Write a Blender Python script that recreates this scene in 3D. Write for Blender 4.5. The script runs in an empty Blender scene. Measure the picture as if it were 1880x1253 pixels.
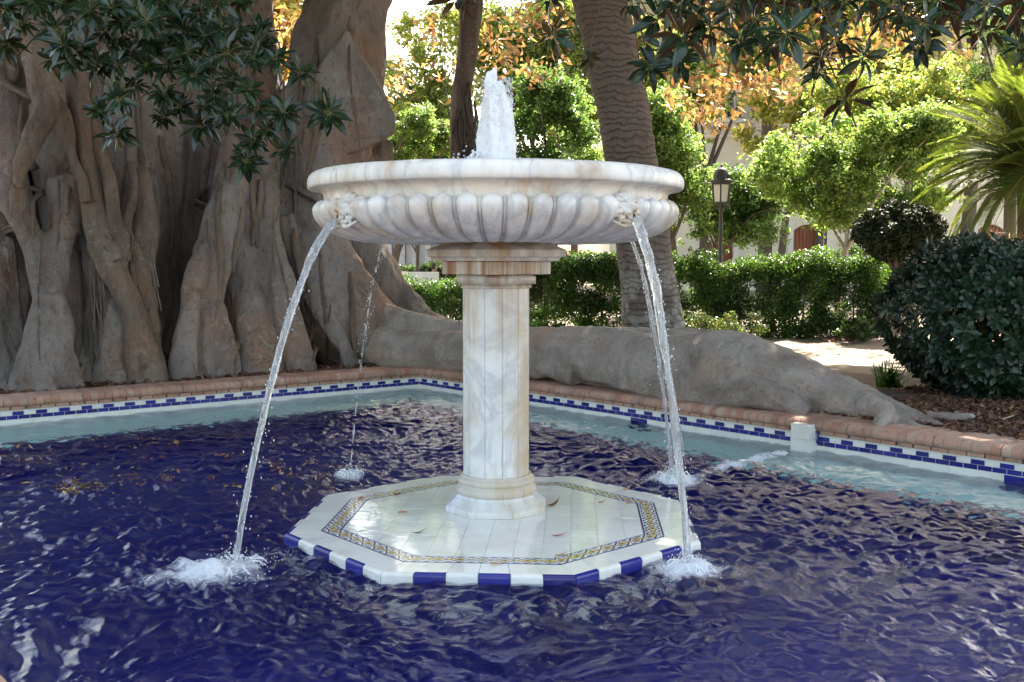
import bpy, bmesh, math, random
import numpy as np
from mathutils import Vector, Matrix

random.seed(7)
rng = np.random.default_rng(7)
R = math.radians
scene = bpy.context.scene
COL = scene.collection

# ------------------------------------------------------------------ camera, sky, sun, exposure
FPX = 1896.0            # focal length in pixels of the 1880 px wide photograph
EYE = 1.58
PITCH = R(4.5865)
cam_data = bpy.data.cameras.new('camera')
cam = bpy.data.objects.new('camera', cam_data)
COL.objects.link(cam)
cam.location = (0, 0, EYE)
cam.rotation_euler = (R(90) - PITCH, 0, 0)
cam_data.sensor_width = 36.0
cam_data.lens = FPX / 1880 * 36.0
cam_data.clip_end = 2000
cam_data.clip_start = 0.05
scene.camera = cam

SUN_ELEV, SUN_AZ = R(52), R(24)         # azimuth measured from +Y towards +X
world = bpy.data.worlds.new('World')
scene.world = world
world.use_nodes = True
wn = world.node_tree
wn.nodes.clear()
sky = wn.nodes.new('ShaderNodeTexSky')
sky.sky_type = 'NISHITA'
sky.sun_disc = False
sky.sun_elevation = SUN_ELEV
sky.sun_rotation = SUN_AZ
sky.dust_density = 3.0
bg = wn.nodes.new('ShaderNodeBackground')
bg.inputs[1].default_value = 0.15
wo = wn.nodes.new('ShaderNodeOutputWorld')
warm = wn.nodes.new('ShaderNodeMix'); warm.data_type = 'RGBA'; warm.blend_type = 'MULTIPLY'
warm.inputs[0].default_value = 1.0; warm.inputs[7].default_value = (1.0, .885, .72, 1)      # daylight white balance of the photograph
wn.links.new(sky.outputs[0], warm.inputs[6]); wn.links.new(warm.outputs[2], bg.inputs[0])
wn.links.new(bg.outputs[0], wo.inputs[0])

sun_d = bpy.data.lights.new('sun', 'SUN')
sun_d.energy = 5.0
sun_d.angle = R(0.53)
sun_d.color = (1.0, 0.95, 0.86)
sun = bpy.data.objects.new('sun', sun_d)
COL.objects.link(sun)
SDIR = Vector((math.sin(SUN_AZ) * math.cos(SUN_ELEV), math.cos(SUN_AZ) * math.cos(SUN_ELEV), math.sin(SUN_ELEV)))
sun.rotation_euler = (-SDIR).to_track_quat('-Z', 'Y').to_euler()
sun.location = SDIR * 60

scene.view_settings.view_transform = 'Standard'
scene.view_settings.look = 'None'
scene.view_settings.exposure = 2.42
scene.view_settings.gamma = 1.0
scene.view_settings.use_curve_mapping = False
scene.render.engine = 'CYCLES'
cy = scene.cycles
cy.use_denoising = True
cy.max_bounces = 10
cy.transmission_bounces = 8
cy.transparent_max_bounces = 8
cy.diffuse_bounces = 5
cy.glossy_bounces = 4
cy.sample_clamp_indirect = 6.0
cy.blur_glossy = 0.5

# ------------------------------------------------------------------ picture geometry helpers (metres from pixels + a real depth)
CXP, CYP = 940.0, 626.5
_c, _s = math.cos(PITCH), math.sin(PITCH)

def ray(px, py):
    u = -(py - CYP) / FPX
    return np.array([(px - CXP) / FPX, _c + u * _s, -_s + u * _c])

def on_z(px, py, z):
    r = ray(px, py)
    return np.array([0, 0, EYE]) + r * ((z - EYE) / r[2])

def at_y(px, py, y):
    r = ray(px, py)
    return np.array([0, 0, EYE]) + r * (y / r[1])

def pm(y):               # metres per photograph pixel at depth y
    return y / FPX

# ------------------------------------------------------------------ object helpers
def tag(o, label=None, cat=None, group=None, kind=None):
    if label: o['label'] = label
    if cat: o['category'] = cat
    if group: o['group'] = group
    if kind: o['kind'] = kind
    return o

def empty(name, loc=(0, 0, 0), rz=0.0, parent=None):
    o = bpy.data.objects.new(name, None)
    o.location = loc
    o.rotation_euler = (0, 0, rz)
    o.empty_display_size = 0.2
    COL.objects.link(o)
    if parent: o.parent = parent
    return o

def link(name, mesh, parent=None, loc=None, rot=None, scale=None):
    o = bpy.data.objects.new(name, mesh)
    COL.objects.link(o)
    if parent is not None: o.parent = parent
    if loc is not None: o.location = loc
    if rot is not None: o.rotation_euler = rot
    if scale is not None: o.scale = scale
    return o

class MB:
    """collects polygons, builds one mesh"""
    def __init__(s):
        s.v = []; s.f = []; s.n = 0; s.t = []
    def add(s, verts, faces, tint=None):
        verts = np.asarray(verts, dtype=float).reshape(-1, 3)
        b = s.n
        s.v.append(verts); s.n += len(verts)
        s.f.extend([tuple(int(i) + b for i in f) for f in faces])
        if tint is not None: s.t.extend([tint] * len(faces))
        return b
    def box(s, lo, hi):
        x0, y0, z0 = lo; x1, y1, z1 = hi
        s.add([(x0,y0,z0),(x1,y0,z0),(x1,y1,z0),(x0,y1,z0),(x0,y0,z1),(x1,y0,z1),(x1,y1,z1),(x0,y1,z1)],
              [(0,3,2,1),(4,5,6,7),(0,1,5,4),(1,2,6,5),(2,3,7,6),(3,0,4,7)])
    def prism(s, poly, z0, z1):
        n = len(poly)
        s.add([(p[0],p[1],z0) for p in poly] + [(p[0],p[1],z1) for p in poly],
              [tuple(range(n-1,-1,-1)), tuple(range(n, 2*n))] + [(i,(i+1)%n,n+(i+1)%n,n+i) for i in range(n)])
    def tube(s, pts, radii, k=8, caps=True, wob=0.0, seed=0):
        pts = np.asarray(pts, float); n = len(pts)
        tn = np.gradient(pts, axis=0); tn /= np.linalg.norm(tn, axis=1)[:, None] + 1e-9
        ref = np.array([0.31, 0.93, 0.17]);
        a = np.cross(tn, ref); a /= np.linalg.norm(a, axis=1)[:, None] + 1e-9
        b = np.cross(tn, a)
        ang = np.arange(k) / k * 2 * math.pi
        rr = np.asarray(radii, float)[:, None] * np.ones((1, k))
        if wob:
            rw = np.random.default_rng(seed)
            ph = rw.uniform(0, 6.28, 4)
            tt = np.arange(n)[:, None]
            rr = rr * (1 + wob * (np.sin(2*ang[None] + ph[0] + tt*.21) * .6 + np.sin(3*ang[None] + ph[1] - tt*.33) * .5 + np.sin(ang[None]*5 + ph[2] + tt*.5)*.3))
        P = pts[:, None, :] + (np.cos(ang)[None, :, None] * a[:, None, :] + np.sin(ang)[None, :, None] * b[:, None, :]) * rr[..., None]
        f = []
        for i in range(n - 1):
            for j in range(k):
                j2 = (j + 1) % k
                f.append((i*k+j, i*k+j2, (i+1)*k+j2, (i+1)*k+j))
        if caps:
            f.append(tuple(range(k-1, -1, -1))); f.append(tuple(range((n-1)*k, n*k)))
        s.add(P.reshape(-1, 3), f)
    def lathe(s, prof, k=48, center=(0,0), phase=0.0, close=True):
        ang = np.arange(k)/k*2*math.pi + phase
        pr = np.asarray(prof, float)
        P = np.stack([center[0] + pr[:,0][:,None]*np.cos(ang), center[1] + pr[:,0][:,None]*np.sin(ang), pr[:,1][:,None]*np.ones((1,k))], -1)
        f = []
        m = len(pr)
        for i in range(m-1):
            for j in range(k):
                j2 = (j+1) % k
                f.append((i*k+j, i*k+j2, (i+1)*k+j2, (i+1)*k+j))
        if close:
            f.append(tuple(range(k-1,-1,-1))); f.append(tuple(range((m-1)*k, m*k)))
        s.add(P.reshape(-1,3), f)
    def mesh(s, name, mat=None, smooth=False, split=None):
        me = bpy.data.meshes.new(name)
        V = np.concatenate(s.v) if s.v else np.zeros((0,3))
        me.from_pydata(V.tolist(), [], s.f)
        if s.t and len(s.t) == len(s.f):
            at = me.attributes.new('tint', 'FLOAT_COLOR', 'FACE')
            c = np.ones((len(s.t), 4), np.float32); c[:, :3] = np.array(s.t, np.float32)
            at.data.foreach_set('color', c.ravel())
        if mat: me.materials.append(mat)
        if smooth:
            me.shade_smooth()
            if split: me.set_sharp_from_angle(angle=R(split))
        me.update()
        return me
    def build(s, name, mat=None, parent=None, smooth=False, split=None, loc=None, rot=None):
        return link(name, s.mesh(name, mat, smooth, split), parent, loc, rot)

def np_mesh(name, V, F, mat, tint=None, smooth=False):
    """fast mesh from numpy arrays; F is (n,k)"""
    me = bpy.data.meshes.new(name)
    n, k = F.shape
    me.vertices.add(len(V)); me.loops.add(n*k); me.polygons.add(n)
    me.vertices.foreach_set('co', np.ascontiguousarray(V, np.float32).ravel())
    me.loops.foreach_set('vertex_index', np.ascontiguousarray(F, np.int32).ravel())
    me.polygons.foreach_set('loop_start', np.arange(0, n*k, k, dtype=np.int32))
    me.update(calc_edges=True)
    if tint is not None:
        at = me.attributes.new('tint', 'FLOAT_COLOR', 'FACE')
        c = np.ones((n, 4), np.float32); c[:, :3] = tint
        at.data.foreach_set('color', c.ravel())
    if mat: me.materials.append(mat)
    if smooth: me.shade_smooth()
    me.validate()
    return me

def spline(pts, n=24):
    """Catmull-Rom through rows of pts (any columns)"""
    P = np.asarray(pts, float)
    P = np.vstack([2*P[0]-P[1], P, 2*P[-1]-P[-2]])
    m = len(P) - 3
    u = np.linspace(0, m, n); i = np.minimum(u.astype(int), m-1); t = (u-i)[:, None]
    p0, p1, p2, p3 = P[i], P[i+1], P[i+2], P[i+3]
    return .5*((2*p1) + (-p0+p2)*t + (2*p0-5*p1+4*p2-p3)*t*t + (-p0+3*p1-3*p2+p3)*t**3)

def vnoise(P, seed=0):
    """vectorised value noise in [-1,1]"""
    P = np.asarray(P, float)
    i = np.floor(P).astype(np.int64); f = P - i
    f = f*f*(3-2*f)
    def h(ix, iy, iz):
        n = (ix*374761393 + iy*668265263 + iz*2147483647 + seed*1274126177) & 0xFFFFFFFF
        n = ((n ^ (n >> 13)) * 1274126177) & 0xFFFFFFFF
        n = ((n ^ (n >> 16)) * 2246822519) & 0xFFFFFFFF
        return ((n ^ (n >> 15)) & 0xFFFFFF) / float(0xFFFFFF) * 2 - 1
    r = 0
    for dx in (0, 1):
        for dy in (0, 1):
            for dz in (0, 1):
                w = (f[:,0] if dx else 1-f[:,0])*(f[:,1] if dy else 1-f[:,1])*(f[:,2] if dz else 1-f[:,2])
                r = r + w*h(i[:,0]+dx, i[:,1]+dy, i[:,2]+dz)
    return r

def fbm(P, oct=3, seed=0):
    r = 0; a = 1.0
    for k in range(oct):
        r = r + a*vnoise(P*(2**k) + 17.3*k, seed+k); a *= .5
    return r

def remesh(mb, name, mat, voxel, smooth_it=2, disp=None, parent=None):
    o = mb.build(name + '_raw', None)
    m = o.modifiers.new('r', 'REMESH'); m.mode = 'VOXEL'; m.voxel_size = voxel; m.use_smooth_shade = True
    if smooth_it:
        sm = o.modifiers.new('s', 'SMOOTH'); sm.factor = .5; sm.iterations = smooth_it
    dg = bpy.context.evaluated_depsgraph_get()
    me = bpy.data.meshes.new_from_object(o.evaluated_get(dg), depsgraph=dg)
    bpy.data.objects.remove(o)
    me.name = name
    if disp is not None:
        n = len(me.vertices)
        co = np.zeros(n*3, np.float32); me.vertices.foreach_get('co', co); co = co.reshape(-1,3).astype(float)
        no = np.zeros(n*3, np.float32); me.vertices.foreach_get('normal', no); no = no.reshape(-1,3)
        co = co + no*disp(co)[:, None]
        me.vertices.foreach_set('co', co.astype(np.float32).ravel())
    me.materials.clear()
    if mat: me.materials.append(mat)
    me.shade_smooth(); me.update()
    return link(name, me, parent)

# ------------------------------------------------------------------ material helpers
class Mat:
    def __init__(s, name):
        s.m = bpy.data.materials.new(name); s.m.use_nodes = True
        s.nt = s.m.node_tree; s.nt.nodes.clear()
        s.out = s.nt.nodes.new('ShaderNodeOutputMaterial')
    def n(s, t, **kw):
        nd = s.nt.nodes.new('ShaderNode' + t)
        for k, v in kw.items(): setattr(nd, k, v)
        return nd
    def put(s, sock, v):
        if isinstance(v, bpy.types.NodeSocket): s.nt.links.new(v, sock)
        elif v is not None:
            if hasattr(sock, 'default_value'):
                try: sock.default_value = v
                except Exception:
                    sock.default_value = tuple(v) + (1,) if len(v) == 3 else v
    def math(s, op, a, b=None, c=None, clamp=False):
        nd = s.n('Math', operation=op, use_clamp=clamp)
        s.put(nd.inputs[0], a); s.put(nd.inputs[1], b)
        if c is not None: s.put(nd.inputs[2], c)
        return nd.outputs[0]
    def mix(s, fac, a, b, mode='MIX'):
        nd = s.n('Mix', data_type='RGBA', blend_type=mode)
        s.put(nd.inputs[0], fac); s.put(nd.inputs[6], a); s.put(nd.inputs[7], b)
        return nd.outputs[2]
    def coord(s, kind='Object', scale=(1,1,1), rot=(0,0,0)):
        c = s.n('TexCoord').outputs[kind]
        mp = s.n('Mapping'); s.put(mp.inputs[0], c); mp.inputs['Scale'].default_value = scale; mp.inputs['Rotation'].default_value = rot
        return mp.outputs[0]
    def wpos(s, scale=(1,1,1)):
        c = s.n('NewGeometry').outputs['Position']
        mp = s.n('Mapping'); s.put(mp.inputs[0], c); mp.inputs['Scale'].default_value = scale
        return mp.outputs[0]
    def noise(s, vec, scale, detail=4, rough=.55, dist=0):
        nd = s.n('TexNoise'); s.put(nd.inputs['Vector'], vec)
        nd.inputs['Scale'].default_value = scale; nd.inputs['Detail'].default_value = detail
        nd.inputs['Roughness'].default_value = rough; nd.inputs['Distortion'].default_value = dist
        return nd.outputs[0]
    def voro(s, vec, scale, feature='F1', rand=1.0, out='Distance'):
        nd = s.n('TexVoronoi', feature=feature); s.put(nd.inputs['Vector'], vec)
        nd.inputs['Scale'].default_value = scale; nd.inputs['Randomness'].default_value = rand
        return nd.outputs[out]
    def ramp(s, fac, stops, interp='LINEAR'):
        nd = s.n('ValToRGB'); s.put(nd.inputs[0], fac); cr = nd.color_ramp; cr.interpolation = interp
        while len(cr.elements) < len(stops): cr.elements.new(.5)
        for e, (p, c) in zip(cr.elements, stops):
            e.position = p; e.color = (c, c, c, 1) if isinstance(c, (int, float)) else tuple(c) + (1,)
        return nd.outputs[0]
    def bump(s, h, strength=.4, dist=.02, normal=None):
        nd = s.n('Bump'); s.put(nd.inputs['Height'], h)
        nd.inputs['Strength'].default_value = strength; nd.inputs['Distance'].default_value = dist
        if normal is not None: s.put(nd.inputs['Normal'], normal)
        return nd.outputs[0]
    def attr(s, name, out='Color'):
        nd = s.n('Attribute'); nd.attribute_name = name; return nd.outputs[out]
    def pr(s, color=None, rough=.6, normal=None, **kw):
        nd = s.n('BsdfPrincipled')
        s.put(nd.inputs['Base Color'], color); s.put(nd.inputs['Roughness'], rough)
        if normal is not None: s.put(nd.inputs['Normal'], normal)
        for k, v in kw.items(): s.put(nd.inputs[k.replace('_', ' ')], v)
        return nd.outputs[0]
    def done(s, shader):
        s.nt.links.new(shader, s.out.inputs['Surface']); return s.m
    def mixs(s, fac, a, b):
        nd = s.n('MixShader'); s.put(nd.inputs[0], fac); s.nt.links.new(a, nd.inputs[1]); s.nt.links.new(b, nd.inputs[2])
        return nd.outputs[0]

def objrand(M):
    return M.n('ObjectInfo').outputs['Random']

def flat(name, col, rough=.6, var=.12, scale=6, **kw):
    M = Mat(name)
    v = M.noise(M.coord('Object'), scale, 4)
    c = M.mix(M.ramp(v, [(.3, 0.0), (.7, 1.0)]), tuple(x*(1-var) for x in col), tuple(min(1, x*(1+var)) for x in col))
    return M.done(M.pr(c, rough, M.bump(v, .15, .01), **kw))

# --- marble
def marble(name, rust=0.0, stain=.5, tint=(.80, .81, .80), rough=.38, runs=0.0):
    M = Mat(name)
    P = M.coord('Object')
    n1 = M.noise(P, 2.2, 6, .62, 1.4)
    vein = M.math('ABSOLUTE', M.math('SUBTRACT', n1, .5))
    vein = M.ramp(vein, [(0.0, 1.0), (.05, .25), (.12, 0.0)])
    cloud = M.noise(P, 1.4, 4)
    c = M.mix(M.ramp(cloud, [(.35, 0.0), (.7, 1.0)]), tint, tuple(x*.86 for x in tint))
    c = M.mix(M.math('MULTIPLY', vein, .55), c, (.40, .43, .46))
    # brown weather staining, in runs
    Ps = M.coord('Object', (5, 5, .9))
    st = M.noise(Ps, 1.0, 5, .6)
    sp = M.noise(P, 3.1, 3)
    sm = M.math('MULTIPLY', M.ramp(st, [(.43, 0.0), (.66, 1.0)]), M.ramp(sp, [(.40, 0.0), (.58, 1.0)]))
    warm_ = M.ramp(M.noise(P, .9, 3), [(.42, 0.0), (.62, .42)])
    c = M.mix(warm_, c, (.78, .70, .54))
    c = M.mix(M.math('MULTIPLY', sm, stain), c, (.47, .33, .17))
    dr = M.math('MULTIPLY', M.ramp(M.noise(M.coord('Object', (22, 22, 1.1)), 1.0, 4, .6), [(.57, 0.0), (.68, 1.0)]), M.ramp(M.noise(P, 2.0, 2), [(.45, 0.0), (.6, 1.0)]))
    c = M.mix(M.math('MULTIPLY', dr, stain*.8), c, (.33, .22, .12))
    if runs:      # broad brown runs down the shaft
        rn = M.math('MULTIPLY', M.ramp(M.noise(M.coord('Object', (9, 9, .7)), 1.0, 4, .55, .4), [(.50, 0.0), (.64, 1.0)]), M.ramp(M.noise(P, 1.7, 3), [(.40, 0.0), (.58, 1.0)]))
        c = M.mix(M.math('MULTIPLY', rn, runs), c, (.50, .35, .19))
    if rust:
        Pr = M.coord('Object', (16, 16, .35))
        r1 = M.noise(Pr, 1.0, 4, .65)
        rm = M.ramp(r1, [(.40, 0.0), (.50, .5), (.60, 1.0)])
        rc = M.mix(M.noise(Pr, 2.3, 3), (.42, .20, .06), (.13, .06, .035))
        c = M.mix(M.math('MULTIPLY', rm, rust), c, rc)
    fine = M.noise(P, 60, 4)
    pits = M.voro(P, 55)
    pit = M.ramp(pits, [(.0, 0.0), (.18, 1.0)])
    h = M.math('ADD', M.math('MULTIPLY', fine, .5), M.math('MULTIPLY', pit, .25))
    return M.done(M.pr(c, M.math('ADD', rough, M.math('MULTIPLY', sm, .25)), M.bump(h, .25, .004)))

# --- glazed tile
def tile_mat(name, col, rough=.12, var=.1, grime=.25):
    M = Mat(name)
    P = M.coord('Object')
    r = objrand(M)
    base = M.mix(r, tuple(x*(1-var) for x in col), tuple(min(1, x*(1+var)) for x in col))
    g = M.noise(M.wpos(), 7, 5, .65)
    base = M.mix(M.math('MULTIPLY', M.ramp(g, [(.5, 0.0), (.75, 1.0)]), grime), base, (.42, .38, .28) if col[0] > .4 else (.05, .05, .10))
    w = M.noise(M.wpos(), 9, 2)
    rgh = M.math('ADD', rough, M.math('MULTIPLY', g, .06))
    return M.done(M.pr(base, rgh, M.bump(w, .06, .02)))

M_marble = marble('marble', 0, .8, tint=(.87, .86, .82))
M_marble_col = marble('marble_shaft', 0, .75, tint=(.82, .82, .80), rough=.3, runs=.8)
M_marble_rust = marble('marble_rusty', 1.0, .9, tint=(.72, .68, .60))
M_marble_cap = marble('marble_capital', .32, .9, tint=(.76, .75, .71))
M_marble_plinth = marble('marble_plinth', 0, .5, tint=(.74, .77, .80), rough=.28)
M_white = tile_mat('white_glaze', (.76, .76, .70), .045, .05, .3)
M_blue = tile_mat('cobalt_glaze', (.022, .025, .20), .10, .25, .15)
M_grout = flat('grout', (.42, .40, .34), .9, .2, 30)
M_grout_w = flat('white_grout', (.66, .66, .62), .8, .1, 30)

def border_mat():
    M = Mat('painted_border_glaze')
    uv = M.n('UVMap').outputs[0]
    sx = M.n('SeparateXYZ'); M.put(sx.inputs[0], uv)
    u, v = sx.outputs[0], sx.outputs[1]
    du = M.math('ABSOLUTE', M.math('SUBTRACT', u, .5)); dv = M.math('ABSOLUTE', M.math('SUBTRACT', v, .5))
    d = M.math('ADD', M.math('MULTIPLY', du, 1.15), M.math('MULTIPLY', dv, 1.5))
    eu = M.math('SUBTRACT', .5, du)
    d2 = M.math('ADD', M.math('MULTIPLY', eu, 1.6), M.math('MULTIPLY', dv, 1.5))
    white = (.70, .71, .66); blue = (.03, .035, .16); yel = (.50, .36, .07); brn = (.14, .08, .03)
    c = white
    wav = M.math('ADD', d, M.math('MULTIPLY', M.math('SINE', M.math('MULTIPLY', u, 25.1)), .035))
    c = M.mix(M.math('LESS_THAN', M.math('ABSOLUTE', M.math('SUBTRACT', wav, .56)), .085), c, blue)
    c = M.mix(M.math('LESS_THAN', d, .36), c, yel)
    c = M.mix(M.math('LESS_THAN', d, .13), c, brn)
    c = M.mix(M.math('LESS_THAN', d2, .22), c, yel)
    c = M.mix(M.math('MULTIPLY', M.math('LESS_THAN', M.math('ABSOLUTE', M.math('SUBTRACT', dv, .34)), .05), M.math('LESS_THAN', eu, .16)), c, blue)
    c = M.mix(M.math('GREATER_THAN', dv, .43), c, blue)
    return M.done(M.pr(c, .12))
M_border = border_mat()

# --- brick
def brick_mat():
    M = Mat('coping_brick')
    P = M.wpos()
    r = objrand(M)
    c = M.ramp(r, [(0, (.36, .16, .10)), (.35, (.46, .23, .15)), (.65, (.50, .28, .19)), (.85, (.40, .19, .12)), (1, (.52, .34, .25))])
    n = M.noise(P, 9, 6, .65)
    c = M.mix(M.math('MULTIPLY', M.ramp(n, [(.4, 0.0), (.72, 1.0)]), .65), c, (.46, .38, .31))
    n2 = M.noise(P, 3.3, 4)
    c = M.mix(M.math('MULTIPLY', M.ramp(n2, [(.5, 0.0), (.75, 1.0)]), .55), c, (.20, .13, .10))
    n3 = M.noise(P, 21, 4)
    c = M.mix(M.math('MULTIPLY', M.ramp(n3, [(.58, 0.0), (.66, 1.0)]), .5), c, (.13, .115, .10))
    f = M.noise(P, 90, 5, .7)
    return M.done(M.pr(c, .85, M.bump(M.math('ADD', f, n), .5, .006)))
M_brick = brick_mat()
M_mortar = flat('mortar', (.30, .25, .20), .95, .25, 25)

# --- bark
def bark(name, cols, stretch=(1, 1, .35), lichen=.6, scale=1.0, bumpd=.03, red=.5):
    M = Mat(name)
    P = M.coord('Object')
    Ps = M.coord('Object', stretch)
    n1 = M.noise(Ps, 1.6*scale, 6, .62, .4)
    n2 = M.noise(P, .9*scale, 4, .6)
    c = M.mix(M.ramp(n1, [(.32, 0.0), (.66, 1.0)]), cols[0], cols[1])
    c = M.mix(M.math('MULTIPLY', M.ramp(n2, [(.50, 0.0), (.66, 1.0)]), red), c, cols[2])
    n3 = M.noise(Ps, 16*scale, 5, .7)
    c = M.mix(M.math('MULTIPLY', M.ramp(n3, [(.54, 0.0), (.70, 1.0)]), .6), c, tuple(x*.35 for x in cols[0]))
    sp = M.voro(P, 34*scale, rand=1.0)
    spm = M.math('MULTIPLY', M.ramp(sp, [(.16, 1.0), (.26, 0.0)]), M.ramp(M.noise(P, 2.3, 3), [(.45, 0.0), (.65, 1.0)]))
    n4 = M.noise(P, 8*scale, 5, .7)
    lm = M.math('MULTIPLY', M.ramp(n4, [(.55, 0.0), (.62, 1.0)]), M.ramp(M.noise(P, 1.1, 2), [(.46, 0.0), (.60, 1.0)]))
    c = M.mix(M.math('MULTIPLY', M.math('MAXIMUM', spm, lm), lichen), c, (.42, .40, .36))
    fine = M.noise(Ps, 42*scale, 5, .7)
    wr = M.noise(M.coord('Object', (3.5, 3.5, 15)), 2.6*scale, 6, .75, 1.2)
    wrm = M.math('MULTIPLY', M.ramp(wr, [(.57, 0.0), (.66, 1.0)]), M.ramp(n2, [(.40, 0.0), (.55, 1.0)]))
    c = M.mix(M.math('MULTIPLY', wrm, .28), c, tuple(x*.45 for x in cols[0]))
    gr = M.noise(P, 75*scale, 4, .8)
    c = M.mix(M.ramp(gr, [(.35, .35), (.52, 0.0)]), c, tuple(x*.4 for x in cols[0]))
    c = M.mix(M.ramp(gr, [(.58, 0.0), (.75, .45)]), c, (.40, .37, .33))
    h = M.math('ADD', M.math('SUBTRACT', n3, M.math('MULTIPLY', wrm, .35)), M.math('ADD', M.math('MULTIPLY', fine, .7), M.math('MULTIPLY', n1, 1.2)))
    return M.done(M.pr(c, .88, M.bump(h, .75, bumpd)))
M_ficus = bark('ficus_bark', ((.120, .092, .074), (.325, .280, .245), (.32, .185, .118)), lichen=.5, bumpd=.04, red=.8)
M_ficus_dark = bark('ficus_bark_aerial', ((.10, .070, .050), (.25, .19, .145), (.25, .145, .088)), lichen=.35, scale=1.6)
M_bark = bark('tree_bark', ((.07, .05, .04), (.15, .11, .085), (.12, .08, .06)), lichen=.35, scale=3, bumpd=.02)
M_pale_bark = bark('pale_bark', ((.30, .24, .18), (.42, .36, .29), (.34, .25, .18)), lichen=.3, scale=3, bumpd=.02)
M_surface = bark('surface_root_bark', ((.26, .205, .165), (.54, .465, .40), (.53, .35, .245)), stretch=(1, 1, 1), lichen=.8, scale=1.5, bumpd=.045, red=.75)

# --- leaves
def leaf_mat(name, rough=.42, trans=.38, tcol=(1.25, 1.15, .55), under=None, fixed=None, spec=.5):
    M = Mat(name)
    base = M.attr('tint') if fixed is None else M.mix(objrand(M), tuple(x*.75 for x in fixed), tuple(x*1.3 for x in fixed))
    if under is not None:
        bf = M.n('NewGeometry').outputs['Backfacing']
        un = M.mix(objrand(M), tuple(x*.8 for x in under), tuple(x*1.25 for x in under)) if fixed is not None else under
        base = M.mix(bf, base, un)
    tc = M.mix(1.0, base, tcol, 'MULTIPLY')
    p = M.pr(base, rough, Specular_IOR_Level=spec)
    t = M.n('BsdfTranslucent'); M.put(t.inputs[0], tc)
    return M.done(M.mixs(trans, p, t.outputs[0]))
M_leaf = leaf_mat('foliage', .38, .58, (2.1, 2.0, 1.25))
M_leaf_hedge = leaf_mat('hedge_foliage', .36, .48, (2.0, 1.95, .8), spec=.5)
M_ficus_leaf = leaf_mat('ficus_leaf', .22, .10, (1.2, 1.1, .5), under=(.085, .045, .018), fixed=(.020, .042, .018), spec=.55)
M_ficus_leaf_t = leaf_mat('ficus_leaf_tinted', .35, .3, (1.4, 1.1, .6), spec=.4)
M_canopy_leaf = leaf_mat('canopy_leaf', .45, .07, (1.1, 1.1, .6), spec=.3)
M_bush_leaf = leaf_mat('pittosporum_leaf', .33, .12, under=(.05, .07, .04), fixed=(.022, .048, .026), spec=.5)
M_frond = leaf_mat('palm_leaflet', .35, .45, (1.7, 1.5, .5))
M_litter = leaf_mat('dry_leaf', .7, .12, (1.1, .9, .6))

# ================================================================== POOL AND GROUND
CRN = np.array([-1.134, 12.53])                      # far corner of the pool at the water line
UL = np.array([-.795, -.606]); UL /= np.linalg.norm(UL)     # along the left wall
VR = np.array([.662, -.749]); VR /= np.linalg.norm(VR)      # along the right wall
NL = np.array([UL[1], -UL[0]]);  NL = NL if np.dot(NL, VR) < 0 else -NL   # outwards over the left wall
NR = np.array([VR[1], -VR[0]]);  NR = NR if np.dot(NR, UL) < 0 else -NR
LEN_L, LEN_R = 6.6, 11.4
CW = .40                                             # coping width
TOP, GZ, DEEP = .255, .215, -.92
PC = [CRN, CRN + UL*LEN_L, CRN + UL*LEN_L + VR*LEN_R, CRN + VR*LEN_R]

def off_poly(d):
    """pool outline pushed outwards by d"""
    c = sum(PC)/4
    out = []
    for i in range(4):
        p0, p1, p2 = PC[i-1], PC[i], PC[(i+1) % 4]
        e1 = (p1-p0)/np.linalg.norm(p1-p0); e2 = (p2-p1)/np.linalg.norm(p2-p1)
        n1 = np.array([e1[1], -e1[0]]); n2 = np.array([e2[1], -e2[0]])
        if np.dot(n1, (p0+p1)/2-c) < 0: n1 = -n1
        if np.dot(n2, (p1+p2)/2-c) < 0: n2 = -n2
        A = np.array([n1, n2]); b = np.array([np.dot(n1, p1)+d, np.dot(n2, p1)+d])
        out.append(np.linalg.solve(A, b))
    return out

def ground_z(x, y):
    d = np.hypot(x, y-8)
    P = np.stack([x, y, 0*x], -1)
    return GZ + .035*fbm(P*.9, 3, 3) + .02*fbm(P*3.1, 2, 9)

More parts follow.
